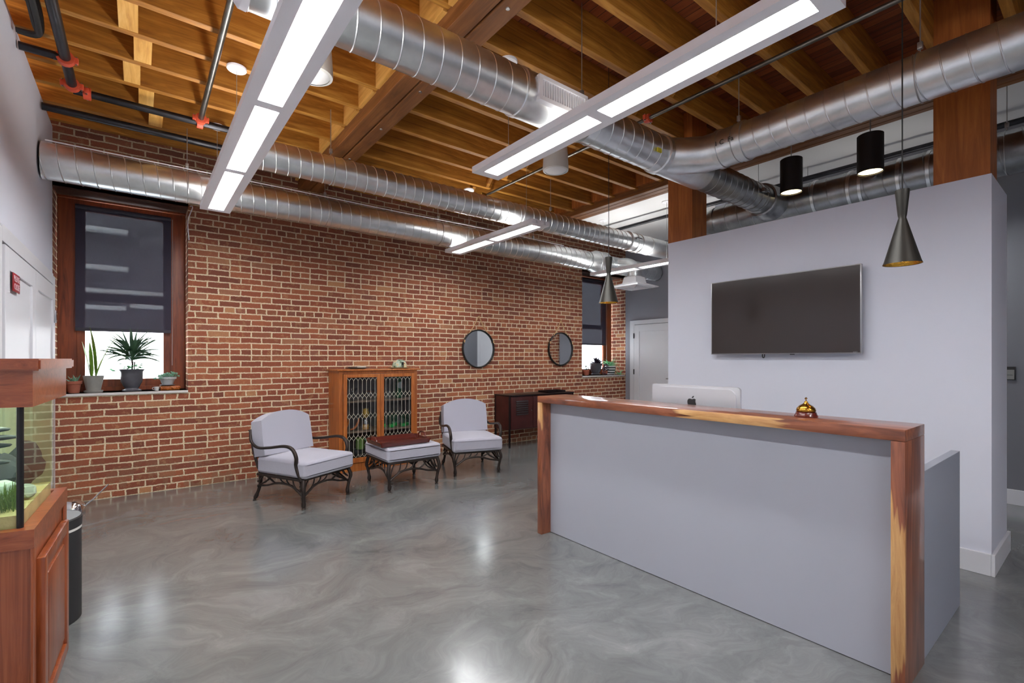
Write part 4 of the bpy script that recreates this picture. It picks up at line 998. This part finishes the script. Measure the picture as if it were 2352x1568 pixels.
ware('cocktail_glass', [(0, 0.001), (0.035, 0.001), (0.008, 0.008), (0.005, 0.05), (0.006, 0.085), (0.05, 0.15), (0.052, 0.155)], 'objglass', 2.075, 5.83, 0.846, 'clear cocktail glass beside the crystal decanter on the top shelf', 'glass', extra=stem)
ware('glass_bowl', [(0, 0.002), (0.03, 0.002), (0.05, 0.03), (0.075, 0.06), (0.078, 0.10), (0.06, 0.12)], 'objglass', 2.29, 5.84, 0.846, 'cut glass bowl behind the left cabinet door on the top shelf', 'bowl')
def can(t):
    bm = BM(); lathe(bm, [(0.0, -0.012), (0.045, -0.012), (0.05, 0), (0.045, 0.012), (0, 0.012)], 20, close=False); bmesh.ops.transform(bm, matrix=Matrix.Translation((0, -0.035, 0.17)) @ Matrix.Rotation(radians(90), 4, 'X'), verts=bm.verts); obj('round_emblem', bm, 'objglass', t)
ware('green_bottle', [(0, 0.0), (0.035, 0.0), (0.04, 0.01), (0.038, 0.2), (0.03, 0.24), (0.028, 0.29), (0.03, 0.30)], 'greenglass', 2.70, 5.87, 0.846, 'tall green glass bottle behind the right cabinet door', 'bottle', extra=can)
ware('glass_tumbler', [(0, 0.004), (0.03, 0.004), (0.036, 0.08), (0.037, 0.10)], 'objglass', 2.53, 5.84, 0.846, 'clear tumbler on the top shelf left of the green bottle', 'glass')
for i, (x, lab) in enumerate([(1.965, 'tan leather shoe form at the far left of the middle cabinet shelf'), (2.09, 'tan leather shoe form left of the amber bottle on the middle shelf')]):
    t = thing('shoe_form', lab, 'shoe', (x, 5.83, 0.476), 0, 'leather shoe forms in the cabinet')
    bm = BM(); tube(bm, smoothpts([(-0.055, 0, 0.012), (-0.02, 0, 0.02), (0.02, 0, 0.05), (0.05, 0, 0.11), (0.055, 0, 0.15)], 5), [0.008 + 0.012 * sin(pi * k / 20) for k in range(21)], 10, flat=0.7); obj('shoe_upper', bm, 'leather', t)
    obj('heel', T([(0.022, 0, 0.0), (0.026, 0, 0.05)], 0.006, 8), 'black', t)
def fox(t):
    bm = BM(); lathe(bm, [(0, 0.15), (0.02, 0.15), (0.042, 0.18), (0.045, 0.21), (0.03, 0.24), (0.012, 0.265), (0, 0.27)], 14, close=False)
    for s in (-1, 1): tube(bm, [(s * 0.02, 0, 0.23), (s * 0.034, 0, 0.27)], [0.014, 0.001], 8)
    obj('figural_stopper', bm, plain('gilded head', rgb(176, 140, 62), 0.35, 0.5), t)
    obj('amber_liquid', (lambda b: (lathe(b, [(0, 0.006), (0.038, 0.006), (0.038, 0.065), (0, 0.065)], 20, close=False), b)[1])(BM()), 'amber', t)
ware('amber_bottle', [(0, 0.0), (0.044, 0.0), (0.045, 0.10), (0.03, 0.13), (0.016, 0.15)], 'objglass', 2.228, 5.82, 0.476, 'bottle of amber liquid with a gilded head stopper on the middle shelf', 'bottle', extra=fox)
ware('small_bottle', [(0, 0.0), (0.022, 0.0), (0.024, 0.08), (0.012, 0.12), (0.010, 0.20), (0.016, 0.24), (0, 0.25)], 'objglass', 2.40, 5.84, 0.476, 'slim clear bottle beside the door stile on the middle shelf', 'bottle')
def glb(t):
    bm = BM(); lathe(bm, [(0, 0.004), (0.033, 0.004), (0.035, 0.04), (0, 0.042)], 18, close=False); obj('thick_base', bm, 'greenliq', t)
for x, y, lab in ((2.49, 5.90, 'green glass tumbler at the left of the green glass row'), (2.575, 5.82, 'green glass tumbler with a silver emblem, second of the row'), (2.655, 5.92, 'green glass tumbler set back in the middle of the row'), (2.735, 5.82, 'bright green glass tumbler near the right of the row'), (2.81, 5.88, 'green glass tumbler at the right end of the middle shelf')):
    ware('green_tumbler', [(0, 0.001), (0.036, 0.001), (0.037, 0.03), (0.034, 0.08), (0.040, 0.15), (0.041, 0.155)], 'greenglass', x, y, 0.476, lab, 'glass', group='green glass tumblers on the middle shelf', extra=glb)
def mugh(t): obj('mug_handle', T(smoothpts([(0.05, 0, 0.04), (0.08, 0, 0.06), (0.08, 0, 0.10), (0.05, 0, 0.12)], 4), 0.007, 8), 'green3', t)
ware('green_mug', [(0, 0.0), (0.045, 0.0), (0.052, 0.03), (0.05, 0.14), (0.046, 0.14), (0.046, 0.02), (0, 0.02)], plain('olive glaze', rgb(110, 140, 70), 0.4), 2.17, 5.86, 0.235, 'olive green mug standing on a dark box at the cabinet bottom', 'mug', extra=mugh)
t = thing('dark_box', 'dark box with a pale emblem on the cabinet floor under the green mug', 'box', (2.17, 5.86, 0.096))
obj('box_body', B(-0.08, 0.08, -0.06, 0.06, 0, 0.138, 0.003), 'black', t); text('emblem', 'M O', 0.05, 'bezel', t, (0, -0.0605, 0.07), (radians(90), 0, 0), 0.0004)

# on the cabinet
t = thing('paper_dish', 'shallow oval dish holding papers on the left of the cabinet top', 'dish', (2.14, 5.86, CZ))
bm = BM(); lathe(bm, [(0, 0.002), (0.08, 0.0), (0.14, 0.016), (0.155, 0.02), (0.14, 0.012), (0.08, 0.006), (0, 0.006)], 30, close=False, sx=1.0); obj('dish', bm, 'greypot', t)
obj('white_paper', B(-0.02, 0.09, -0.05, 0.05, 0.022, 0.030), 'ceram', t); obj('printed_card', B(-0.10, -0.022, -0.05, 0.05, 0.018, 0.026), 'textdark', t)
t = thing('painted_dome', 'painted ceramic dome cover with dark figure on a cream plate on the cabinet top', 'ornament', (2.70, 5.86, CZ))
bm = BM(); lathe(bm, [(0, 0.001), (0.10, 0.0), (0.15, 0.012), (0.155, 0.016), (0.1, 0.01), (0, 0.01)], 30, close=False); obj('plate', bm, plain('cream glaze', rgb(222, 204, 158), 0.4), t)
def dome_mat():
    t_ = NT('painted ceramic'); v = t_.coords((1, 1, 1)); n = t_.noise(v, 14, 4, 0.6)
    t_.color(t_.ramp(n, [(0.36, rgb(50, 60, 54)), (0.42, rgb(150, 176, 146)), (0.52, rgb(206, 220, 206)), (0.6, rgb(226, 214, 170)), (0.68, rgb(190, 110, 70))])); t_.set(Roughness=0.25); return t_.m
bm = BM(); lathe(bm, [(0.092, 0.011), (0.094, 0.05), (0.082, 0.085), (0.055, 0.108), (0.02, 0.118), (0, 0.119)], 30, close=False); obj('dome_cover', bm, dome_mat(), t)
bm = BM(); box(bm, -0.012, -0.004, -0.100, -0.090, 0.014, 0.05); box(bm, 0.006, 0.014, -0.100, -0.090, 0.014, 0.05); box(bm, -0.014, 0.016, -0.102, -0.088, 0.045, 0.085, 0.004); obj('painted_figure', bm, 'black', t)

# ------------------------------------------------------------------ mirrors
def mirror(x, z, label):
    t = thing('round_mirror', label, 'mirror', (x, 6.09, z), 0, 'round mirrors on the brick wall')
    R = 0.292
    def lay(prof):
        bm = BM(); lathe(bm, prof, 56, close=False); bmesh.ops.transform(bm, matrix=Matrix.Rotation(radians(90), 4, 'X'), verts=bm.verts); return bm
    obj('frame', lay([(R - 0.02, 0.0), (R, 0.0), (R + 0.002, 0.03), (R - 0.006, 0.034), (R - 0.016, 0.03), (R - 0.02, 0.014), (R - 0.02, 0)]), 'blackmetal', t)
    obj('mirror_glass', lay([(0, 0.014), (R - 0.019, 0.014), (R - 0.019, 0.004), (0, 0.004)]), 'mirror', t)
    bm = BM()
    for s in (-1, 1): tube(bm, smoothpts([(0, -0.02, 0.50), (s * 0.10, -0.022, 0.33), (s * 0.245, -0.025, 0.145), (s * 0.268, -0.03, 0.10)], 4), 0.0075, 8); tube(bm, [(s * 0.265, -0.04, 0.13), (s * 0.27, -0.04, 0.09)], 0.010, 8)
    obj('hanging_rope', bm, 'rope', t)
    bm = BM(); tube(bm, [(0, 0.005, 0.50), (0, -0.03, 0.505)], 0.004, 6); obj('nail', bm, 'blackmetal', t)
mirror(4.10, 1.517, 'round black-framed mirror on tan rope, left one above the armchair')
mirror(5.84, 1.533, 'round black-framed mirror on tan rope, right one near the far window')

# ------------------------------------------------------------------ metal locker cabinet
t = thing('locker_sideboard', 'dark red steel locker sideboard with louvred doors on thin legs', 'cabinet', (4.40, 5.69, 0))
LW = 1.37; LD = 0.38
for x in (0.012, LW - 0.012):
    for y in (0.012, LD - 0.012): obj('leg', (lambda b: (box(b, x - 0.012, x + 0.012, y - 0.012, y + 0.012, 0.015, 0.80, 0.002), lathe(b, [(0.012, 0), (0.016, 0.002), (0.012, 0.015)], 12, (x, y, 0)), b)[2])(BM()), 'lockerdark', t)
obj('locker_body', B(0.004, LW - 0.004, 0.01, LD - 0.004, 0.275, 0.79, 0.003), 'locker', t)
bm = BM(); box(bm, -0.01, LW + 0.01, -0.008, LD, 0.79, 0.808, 0.004); tube(bm, [(0.03, -0.008, 0.797), (LW - 0.03, -0.008, 0.797)], 0.010, 8); obj('locker_top', bm, 'lockerdark', t)
nd = 3; dw = (LW - 0.05) / nd
for k in range(nd):
    a = 0.025 + dw * k
    dr = obj('louvred_door', B(a + 0.004, a + dw - 0.004, -0.006, 0.0095, 0.29, 0.775, 0.002), 'locker', t)
    bm = BM()
    for j in range(7):
        z = 0.50 + j * 0.033; extr(bm, [(-0.006, z + 0.02), (-0.018, z), (-0.006, z)], 0, a + 0.10, a + dw - 0.10)
    obj('louvre', bm, 'lockerdark', dr, smooth=False)
    bm = BM(); lathe(bm, [(0.0, 0), (0.008, 0.002), (0.008, 0.01), (0, 0.012)], 10, close=False); bmesh.ops.transform(bm, matrix=Matrix.Translation((a + dw - 0.035, -0.006, 0.56)) @ Matrix.Rotation(radians(90), 4, 'X'), verts=bm.verts); obj('door_knob', bm, 'steel', dr)
t = thing('console_tray', 'dark metal tray lying on the steel sideboard behind the desk', 'tray', (5.45, 5.88, 0.808))
bm = BM(); box(bm, -0.20, 0.20, -0.12, 0.12, 0.0, 0.006); box(bm, -0.20, 0.20, -0.12, -0.112, 0, 0.03, 0.002); box(bm, -0.20, 0.20, 0.112, 0.12, 0, 0.03, 0.002); box(bm, -0.2, -0.192, -0.12, 0.12, 0, 0.03, 0.002); box(bm, 0.192, 0.2, -0.12, 0.12, 0, 0.03, 0.002); obj('tray_body', bm, 'lockerdark', t)

# ------------------------------------------------------------------ plants on sills
def pot(t, prof, m, soilr, soilz):
    bm = BM(); lathe(bm, prof, 28, close=False); obj('pot', bm, m, t)
    bm = BM(); lathe(bm, [(0, soilz), (soilr, soilz - 0.002), (soilr, soilz - 0.012)], 24, close=False); obj('soil', bm, 'soil', t)
def blade(bm, base, az, L, w, lean, curl, n=9, thick=0.0012, start=0.0):
    """arching leaf: starts at base, leaves at angle lean from vertical, bends by curl more"""
    p = Vector(base); d = Vector((cos(az), sin(az), 0)); s = Vector((-sin(az), cos(az), 0)); L_ = []; 
    for k in range(n + 1):
        u = k / n; a = lean + curl * u; W_ = w * (0.35 + 0.65 * min(1, u * 5)) * (1 - max(0, (u - 0.55) / 0.45) ** 1.6) + 0.0006
        L_.append((p.copy(), W_)); p = p + (d * sin(a) + Vector((0, 0, cos(a)))) * (L / n)
    prev = None
    for q, W_ in L_:
        r = [bm.verts.new(q - s * W_), bm.verts.new(q + Vector((0, 0, -thick - W_ * 0.7))), bm.verts.new(q + s * W_), bm.verts.new(q + Vector((0, 0, thick - W_ * 0.3)))]
        if prev:
            for i in range(4): bm.faces.new((prev[i], prev[(i + 1) % 4], r[(i + 1) % 4], r[i]))
        else: bm.faces.new(r)
        prev = r
    bm.faces.new(list(reversed(prev)))
def blob(bm, c, r, sx=1, sy=1, sz=1, seg=8):
    r_ = bmesh.ops.create_icosphere(bm, subdivisions=1 if seg < 10 else 2, radius=1.0)
    for v in r_['verts']: v.co = Vector((c[0] + v.co.x * r * sx, c[1] + v.co.y * r * sy, c[2] + v.co.z * r * sz))
    return r_['verts']
ZS = 1.03
t = thing('potted_succulent', 'small blue-green succulent in a terracotta pot, at the left end of the near window sill', 'potted plant', (-0.50, 6.25, ZS))
pot(t, [(0, 0), (0.040, 0), (0.052, 0.085), (0.060, 0.087), (0.062, 0.115), (0.054, 0.115), (0.05, 0.09), (0, 0.085)], 'terracotta', 0.052, 0.105)
bm = BM()
for k in range(26): blade(bm, (random.uniform(-0.02, 0.02), random.uniform(-0.02, 0.02), 0.10), random.uniform(0, 2 * pi), random.uniform(0.04, 0.10), 0.007, random.uniform(0.1, 1.0), 0.3, 5)
obj('foliage', bm, 'green3', t)
t = thing('potted_snake_plant', 'tall upright green leaves in a tapered grey pot on the near window sill', 'potted plant', (-0.357, 6.24, ZS))
bm = BM(); lathe(bm, [(0, 0), (0.07, 0), (0.075, 0.018), (0.065, 0.02), (0, 0.012)], 28, close=False); obj('saucer', bm, 'greypot', t)
pot(t, [(0, 0.012), (0.053, 0.012), (0.082, 0.165), (0.076, 0.165), (0.07, 0.15), (0, 0.14)], 'greypot', 0.073, 0.155)
for az, L, w, lean, curl in ((2.9, 0.36, 0.022, 0.14, 0.12), (3.3, 0.27, 0.018, 0.04, 0.05), (0.5, 0.50, 0.030, 0.0, -0.22), (0.0, 0.46, 0.032, 0.18, 0.42), (-0.5, 0.24, 0.014, 0.25, 0.2), (2.2, 0.36, 0.018, 0.05, 0.1)):
    bm = BM(); blade(bm, (0.02 * cos(az), 0.02 * sin(az), 0.15), az, L, w, lean, curl, 12); obj('leaf', bm, 'green1', t)
t = thing('potted_dragon_tree', 'spiky arching dragon tree in a dark glazed urn in the middle of the near sill', 'potted plant', (-0.062, 6.24, ZS))
pot(t, [(0, 0), (0.078, 0.0), (0.080, 0.014), (0.058, 0.022), (0.054, 0.034), (0.066, 0.05), (0.088, 0.10), (0.094, 0.17), (0.094, 0.20), (0.106, 0.215), (0.108, 0.225), (0.098, 0.225), (0.09, 0.2), (0, 0.19)], 'urn', 0.094, 0.213)
bm = BM(); branch(bm, [(0, 0, 0.20), (0.005, 0, 0.28), (-0.004, 0, 0.35)], 0.009, 0.008); branch(bm, [(0.02, 0.01, 0.2), (0.022, 0.008, 0.30)], 0.006, 0.005); obj('stem', bm, 'bronze', t)
bm = BM()
for k in range(70):
    az = random.uniform(0, 2 * pi); up = random.random()
    blade(bm, (0, 0, 0.31 + 0.05 * random.random()), az, random.uniform(0.22, 0.34), 0.015, random.uniform(0.1, 1.2), random.uniform(0.4, 1.5), 9)
for k in range(9): blade(bm, (0, 0, 0.34), random.uniform(0, 2 * pi), random.uniform(0.24, 0.32), 0.012, random.uniform(0.05, 0.35), 0.15, 9)
o = obj('foliage', bm, 'green2', t); o.scale = (1, 0.5, 1)
bm = BM()
for k in range(26):
    az = random.uniform(0, 2 * pi); r = random.uniform(0.03, 0.10); c = (cos(az) * r, sin(az) * r * 0.6, random.uniform(0.22, 0.29)); blob(bm, c, 0.014, 1.2, 1, 0.4)
for c in ((-0.15, 0, 0.215), (-0.165, 0.01, 0.225), (-0.14, 0.01, 0.21)): blob(bm, c, 0.014, 1.3, 1, 0.5)
obj('ivy_leaves', bm, 'mintleaf', t)
t = thing('wood_stand', 'small carved burl wood stand on the right of the near window sill', 'plant stand', (0.245, 6.24, ZS))
bm = BM(); box(bm, -0.075, 0.10, -0.06, 0.06, 0.004, 0.045, 0.012); 
for k in range(40): blob(bm, (random.uniform(-0.075, 0.1), random.choice((-1, 1)) * 0.058, random.uniform(0.008, 0.04)), random.uniform(0.006, 0.012))
box(bm, -0.07, 0.09, -0.05, 0.05, 0.0, 0.006); obj('carved_block', bm, 'burl', t)
t = thing('white_cup', 'small white cup at the left of the burl wood stand', 'cup', (0.142, 6.20, ZS))
bm = BM(); lathe(bm, [(0, 0), (0.018, 0), (0.024, 0.04), (0.022, 0.04), (0.017, 0.004), (0, 0.004)], 18, close=False); obj('cup_body', bm, 'ceram', t); obj('cup_handle', T(smoothpts([(-0.02, 0, 0.01), (-0.035, 0, 0.015), (-0.035, 0, 0.03), (-0.022, 0, 0.034)], 4), 0.003, 6), 'ceram', t)
t = thing('potted_sedum', 'trailing silver-green sedum in a pale bowl on the burl wood stand', 'potted plant', (0.235, 6.24, ZS + 0.0455))
bm = BM(); lathe(bm, [(0, 0), (0.055, 0.0), (0.068, 0.010), (0.066, 0.013), (0, 0.008)], 26, close=False); obj('saucer', bm, 'urn', t)
pot(t, [(0, 0.008), (0.044, 0.008), (0.068, 0.07), (0.078, 0.072), (0.08, 0.095), (0.07, 0.095), (0, 0.08)], 'bowlpot', 0.07, 0.09)
bm = BM()
for k in range(300):
    az = random.uniform(0, 2 * pi); r = random.uniform(0, 0.10) ; x = cos(az) * r * 1.05; y = sin(az) * r * 0.75
    if r > 0.08 and x < 0: x -= 0.02
    blob(bm, (x, y, 0.095 + random.uniform(0, 0.045) * (1 - r / 0.14) + (-0.02 if r > 0.085 else 0) + (0.02 if x > 0.03 else 0)), random.uniform(0.005, 0.009), 1, 1, 0.8)
obj('foliage', bm, 'green3', t)
ZS2 = 1.045
t = thing('metal_tray', 'dark shallow tray on the far window sill under the flower pots', 'tray', (6.95, 6.24, ZS2))
bm = BM(); box(bm, -0.36, 0.40, -0.09, 0.09, 0, 0.006); box(bm, -0.36, 0.40, -0.095, -0.088, 0, 0.015); box(bm, -0.36, 0.40, 0.088, 0.095, 0, 0.015); obj('tray_body', bm, 'lockerdark', t)
z2 = ZS2 + 0.0065
t = thing('potted_herb', 'small dark sprigs in a terracotta pot at the left of the far window sill', 'potted plant', (6.66, 6.24, z2))
pot(t, [(0, 0), (0.05, 0), (0.06, 0.07), (0.066, 0.072), (0.068, 0.1), (0.058, 0.1), (0, 0.08)], 'terracotta', 0.057, 0.09)
bm = BM()
for k in range(50): blob(bm, (random.uniform(-0.07, 0.08), random.uniform(-0.04, 0.04), random.uniform(0.10, 0.20)), 0.010, 1.2, 1, 0.6)
for k in range(8): branch(bm, [(0, 0, 0.09), (random.uniform(-0.05, 0.06), 0, 0.18)], 0.002, 0.001)
obj('foliage', bm, 'green2', t)
t = thing('potted_purple_plant', 'dark purple-leaved plant in a grey pot in the middle of the far sill', 'potted plant', (6.93, 6.24, z2))
pot(t, [(0, 0), (0.07, 0), (0.09, 0.02), (0.07, 0.03), (0.10, 0.10), (0.125, 0.22), (0.118, 0.225), (0, 0.2)], 'urn', 0.11, 0.215)
bm = BM()
for k in range(46): blade(bm, (random.uniform(-0.04, 0.04), random.uniform(-0.04, 0.04), 0.21), random.uniform(0, 2 * pi), random.uniform(0.10, 0.20), 0.014, random.uniform(0.1, 1.2), 0.7, 6)
obj('foliage', bm, 'purpleleaf', t)
t = thing('potted_trailing_plant', 'dark trailing plant between the grey pot and the striped pot on the far sill', 'potted plant', (7.15, 6.20, z2))
pot(t, [(0, 0), (0.045, 0), (0.055, 0.08), (0.05, 0.08), (0, 0.07)], 'terracotta', 0.05, 0.075)
bm = BM()
for k in range(70): blob(bm, (random.uniform(-0.09, 0.09), random.uniform(-0.06, 0.02), random.uniform(0.0, 0.22)), 0.013, 1.2, 1, 0.7)
obj('foliage', bm, 'purpleleaf', t)
t = thing('potted_spider_plant', 'mint green spider plant in a striped pot at the right of the far sill', 'potted plant', (7.36, 6.24, z2))
def stripe():
    t_ = NT('striped ceramic'); tc = t_.add('ShaderNodeTexCoord'); sp = t_.add('ShaderNodeSeparateXYZ'); t_.link(tc.outputs['Object'], sp.inputs[0])
    f = t_.math('GREATER_THAN', t_.math('FRACT', t_.math('DIVIDE', sp.outputs[2], 0.05)), 0.5); t_.color(t_.mix(f, rgb(226, 228, 224), rgb(50, 60, 56))); t_.set(Roughness=0.4); return t_.m
pot(t, [(0, 0), (0.08, 0), (0.105, 0.17), (0.098, 0.17), (0, 0.15)], stripe(), 0.095, 0.16)
bm = BM()
for k in range(40): blade(bm, (random.uniform(-0.03, 0.03), random.uniform(-0.03, 0.03), 0.155), random.uniform(0, 2 * pi), random.uniform(0.12, 0.22), 0.009, random.uniform(0.2, 1.0), 0.9, 7)
for k in range(16): blade(bm, (0.07, -0.18, 0.0), random.uniform(0, 2 * pi), random.uniform(0.08, 0.14), 0.008, random.uniform(0.3, 1.2), 0.8, 7)
tube(bm, smoothpts([(0.0, 0, 0.16), (0.06, -0.10, 0.18), (0.08, -0.17, 0.10), (0.07, -0.18, 0.0)], 5), 0.003, 6)
obj('foliage', bm, 'mintleaf', t)

# ------------------------------------------------------------------ aquarium
A = Vector((-0.294, 2.37)); Bc = Vector((-0.268, 3.065)); Cc = Vector((-0.625, 3.065)); Dc = Vector((-0.625, 2.447))
t = thing('aquarium', 'oak-framed aquarium on a matching oak cabinet against the left wall', 'aquarium')
def inset(d):
    P = [A, Bc, Cc, Dc]; c = sum(P, Vector((0, 0))) / 4; out = []
    n = len(P)
    for i in range(n):
        p0, p1, p2 = P[i - 1], P[i], P[(i + 1) % n]; e1 = (p1 - p0).normalized(); e2 = (p2 - p1).normalized()
        n1 = Vector((-e1.y, e1.x)); n2 = Vector((-e2.y, e2.x)); bi = (n1 + n2).normalized(); k = d / max(0.2, bi.dot(n1))
        out.append(p1 + bi * k)
    for q in (out[2], out[3]): q.x = -0.626
    return out
def poly(d, z0, z1, b=0.0):
    bm = BM(); prism(bm, inset(d), z0, z1)
    if b: bmesh.ops.bevel(bm, geom=list(bm.edges), offset=b, segments=2, affect='EDGES')
    return bm
def hollow(d0, d1, z0, z1, b=0.002):
    bm = BM(); o_, i_ = inset(d0), inset(d1)
    for k in (3, 0, 1):
        a, b_, c, d = o_[k], o_[(k + 1) % 4], i_[(k + 1) % 4], i_[k]
        prism(bm, [a, b_, c, d], z0, z1)
    return bm
obj('cabinet_base', poly(0.012, 0.0, 0.70), 'oakv', t, smooth=False)
obj('top_rail', hollow(0.0, 0.04, 0.69, 0.757), 'oak', t, smooth=False)
obj('base_deck', poly(0.03, 0.70, 0.745), 'oak', t, smooth=False)
# raised panel door in the side
bm = BM(); x0 = -0.281
sk = Matrix.Translation((A.x, A.y, 0)) @ Matrix.Rotation(atan2(Bc.y - A.y, Bc.x - A.x), 4, 'Z')
def sbox(bm, u0, u1, w0, w1, z0, z1, bev=0.0): box(bm, u0, u1, -w1, -w0, z0, z1, bev, rot=sk)
sbox(bm, 0.09, 0.14, -0.01, 0.016, 0.03, 0.625, 0.004); sbox(bm, 0.56, 0.61, -0.01, 0.016, 0.03, 0.625, 0.004); sbox(bm, 0.14, 0.56, -0.01, 0.016, 0.575, 0.625, 0.004); sbox(bm, 0.14, 0.56, -0.01, 0.016, 0.03, 0.08, 0.004); sbox(bm, 0.14, 0.56, -0.01, 0.004, 0.08, 0.575); sbox(bm, 0.175, 0.525, -0.01, 0.013, 0.115, 0.54, 0.006)
obj('panel_door', bm, 'oakv', t)
bm = BM(); sbox(bm, 0.0, 0.05, -0.01, -0.002, 0.0, 0.69, 0.002); sbox(bm, 0.64, 0.695, -0.01, -0.002, 0.0, 0.69, 0.002); obj('corner_stile', bm, 'oakv', t)
obj('gravel_bed', poly(0.05, 0.745, 0.80), 'gravel', t)
gl = hollow(0.040, 0.047, 0.746, 1.20); obj('glass_tank', gl, 'tankglass', t, smooth=False)
obj('water', poly(0.0485, 0.801, 1.175), 'water', t, smooth=False)
ic = inset(0.04)[0]; bm = BM(); tube(bm, [(ic.x - 0.004, ic.y + 0.004, 0.745), (ic.x - 0.004, ic.y + 0.004, 1.21)], 0.010, 8); obj('corner_seal', bm, 'black', t)
obj('canopy_fascia', hollow(0.004, 0.03, 1.19, 1.32), 'oak', t, smooth=False)
obj('canopy_lid', poly(-0.02, 1.318, 1.361, 0.006), 'oak', t)
bm = BM(); box(bm, -0.52, -0.36, 2.48, 3.0, 1.275, 1.30); obj('tank_lamp', bm, emit('tank lamp', (0.95, 1.0, 0.86, 1), 4.0), t)
bm = BM(); box(bm, -0.622, -0.315, 3.010, 3.014, 0.80, 1.19); obj('tinted_end_pane', bm, 'tintglass', t, smooth=False)
# rocks, plant
def rock(x, y, z, r, sx, sy, sz, m, name, label):
    bm = BM(); r_ = bmesh.ops.create_icosphere(bm, subdivisions=3, radius=r)
    rr = random.Random(int(x * 1000) + int(y * 100)); ds = [Vector((rr.uniform(-1, 1), rr.uniform(-1, 1), rr.uniform(-1, 1))).normalized() for _ in range(10)]
    for v in bm.verts:
        n = v.co.normalized(); f = min(1.0, min(0.72 / max(0.05, n.dot(d_)) for d_ in ds))
        v.co = Vector((v.co.x * sx * f, v.co.y * sy * f, v.co.z * sz * f))
    return tag(obj(name, bm, m, loc=(x, y, z), angle=25), label, 'rock')
rock(-0.42, 2.80, 0.885, 0.095, 0.8, 1.0, 1.0, 'rock', 'slate_rock', 'large dark slate rock standing behind the front glass in the aquarium')
rock(-0.41, 2.66, 0.85, 0.05, 1.1, 1, 1.0, 'whiterock', 'coral_rock', 'pale coral rock left of the slate rock in the aquarium')
rock(-0.40, 2.96, 0.90, 0.09, 0.8, 0.6, 1.2, 'rock', 'slate_rock', 'dark slate rock at the back of the aquarium near the side glass')
rock(-0.36, 2.70, 0.83, 0.035, 1, 1, 0.9, 'whiterock', 'coral_rock', 'small pale coral rock beside the corner seal in the aquarium')
t = thing('aquarium_plant', 'broad dark-leaved plant at the left inside the aquarium', 'water plant', (-0.52, 2.62, 0.80))
for z, x1, L in ((0.292, 0.135, 0.12), (0.262, 0.160, 0.16), (0.232, 0.140, 0.13), (0.200, 0.110, 0.10), (0.168, 0.135, 0.12)):
    bm = BM(); blob(bm, (x1 - L / 2, -0.01 + random.uniform(-0.01, 0.01), z), 1.0, L / 2, 0.022, 0.0115, 12); obj('leaf', bm, 'darkleaf', t)
obj('stem', T([(0, 0, 0.002), (0.01, 0, 0.15), (0.02, 0, 0.295)], 0.004, 6), 'darkleaf', t)
bm = BM()
for k in range(240): blade(bm, (random.uniform(-0.52, -0.36), random.uniform(2.50, 2.62), 0.80), random.uniform(0, 2 * pi), random.uniform(0.04, 0.10), 0.0015, random.uniform(0, 0.5), random.uniform(-0.5, 0.8), 4)
tag(obj('aquarium_grass', bm, 'waterplant'), 'feathery green water grass growing on the aquarium gravel', 'water plant', kind='stuff')

# ------------------------------------------------------------------ bin and watering can
t = thing('waste_bin', 'charcoal round waste bin with a grey lid behind the aquarium', 'bin', (-0.405, 3.41, 0))
bm = BM(); lathe(bm, [(0, 0), (0.16, 0), (0.163, 0.004), (0.163, 0.468), (0.158, 0.47), (0, 0.47)], 48, close=False); obj('bin_body', bm, 'bin', t)
bm = BM(); lathe(bm, [(0.1625, 0.471), (0.1635, 0.472), (0.1635, 0.483), (0.1625, 0.484)], 48, close=False); obj('band', bm, 'ceram', t)
bm = BM(); lathe(bm, [(0.16, 0.484), (0.165, 0.486), (0.166, 0.532), (0.160, 0.538)], 48, close=False); obj('lid_rim', bm, 'bin', t)
bm = BM(); lathe(bm, [(0.1605, 0.537), (0.12, 0.536), (0, 0.534)], 48, close=False); obj('lid', bm, 'binlid', t)
t = thing('watering_can', 'small silver watering can with a long thin spout on the floor by the brick wall', 'watering can', (-0.46, 5.62, 0))
bm = BM(); lathe(bm, [(0, 0), (0.085, 0), (0.088, 0.03), (0.08, 0.09), (0.05, 0.125), (0.03, 0.13), (0, 0.13)], 28, close=False); obj('can_body', bm, 'chrome', t)
obj('spout', T([(0.06, 0, 0.05), (0.14, 0, 0.12), (0.24, -0.02, 0.235)], [0.008, 0.006, 0.005], 8), 'chrome', t)
obj('handle', T(smoothpts([(-0.03, 0, 0.12), (-0.10, 0, 0.14), (-0.12, 0, 0.09), (-0.085, 0, 0.04)], 5), 0.006, 8), 'black', t)

# ------------------------------------------------------------------ light
w = bpy.data.worlds.new('world'); SC.world = w; w.use_nodes = True
nt = w.node_tree; bg = nt.nodes['Background']; bg.inputs[0].default_value = (0.86, 0.93, 1.0, 1); bg.inputs[1].default_value = 6.5
SC.view_settings.view_transform = 'Standard'; SC.view_settings.look = 'None'; SC.view_settings.gamma = 1.0; SC.view_settings.exposure = 1.7
SC.view_settings.use_curve_mapping = False
SC.cycles.max_bounces = 10; SC.cycles.diffuse_bounces = 5; SC.cycles.transparent_max_bounces = 16
SC.cycles.sample_clamp_indirect = 6.0
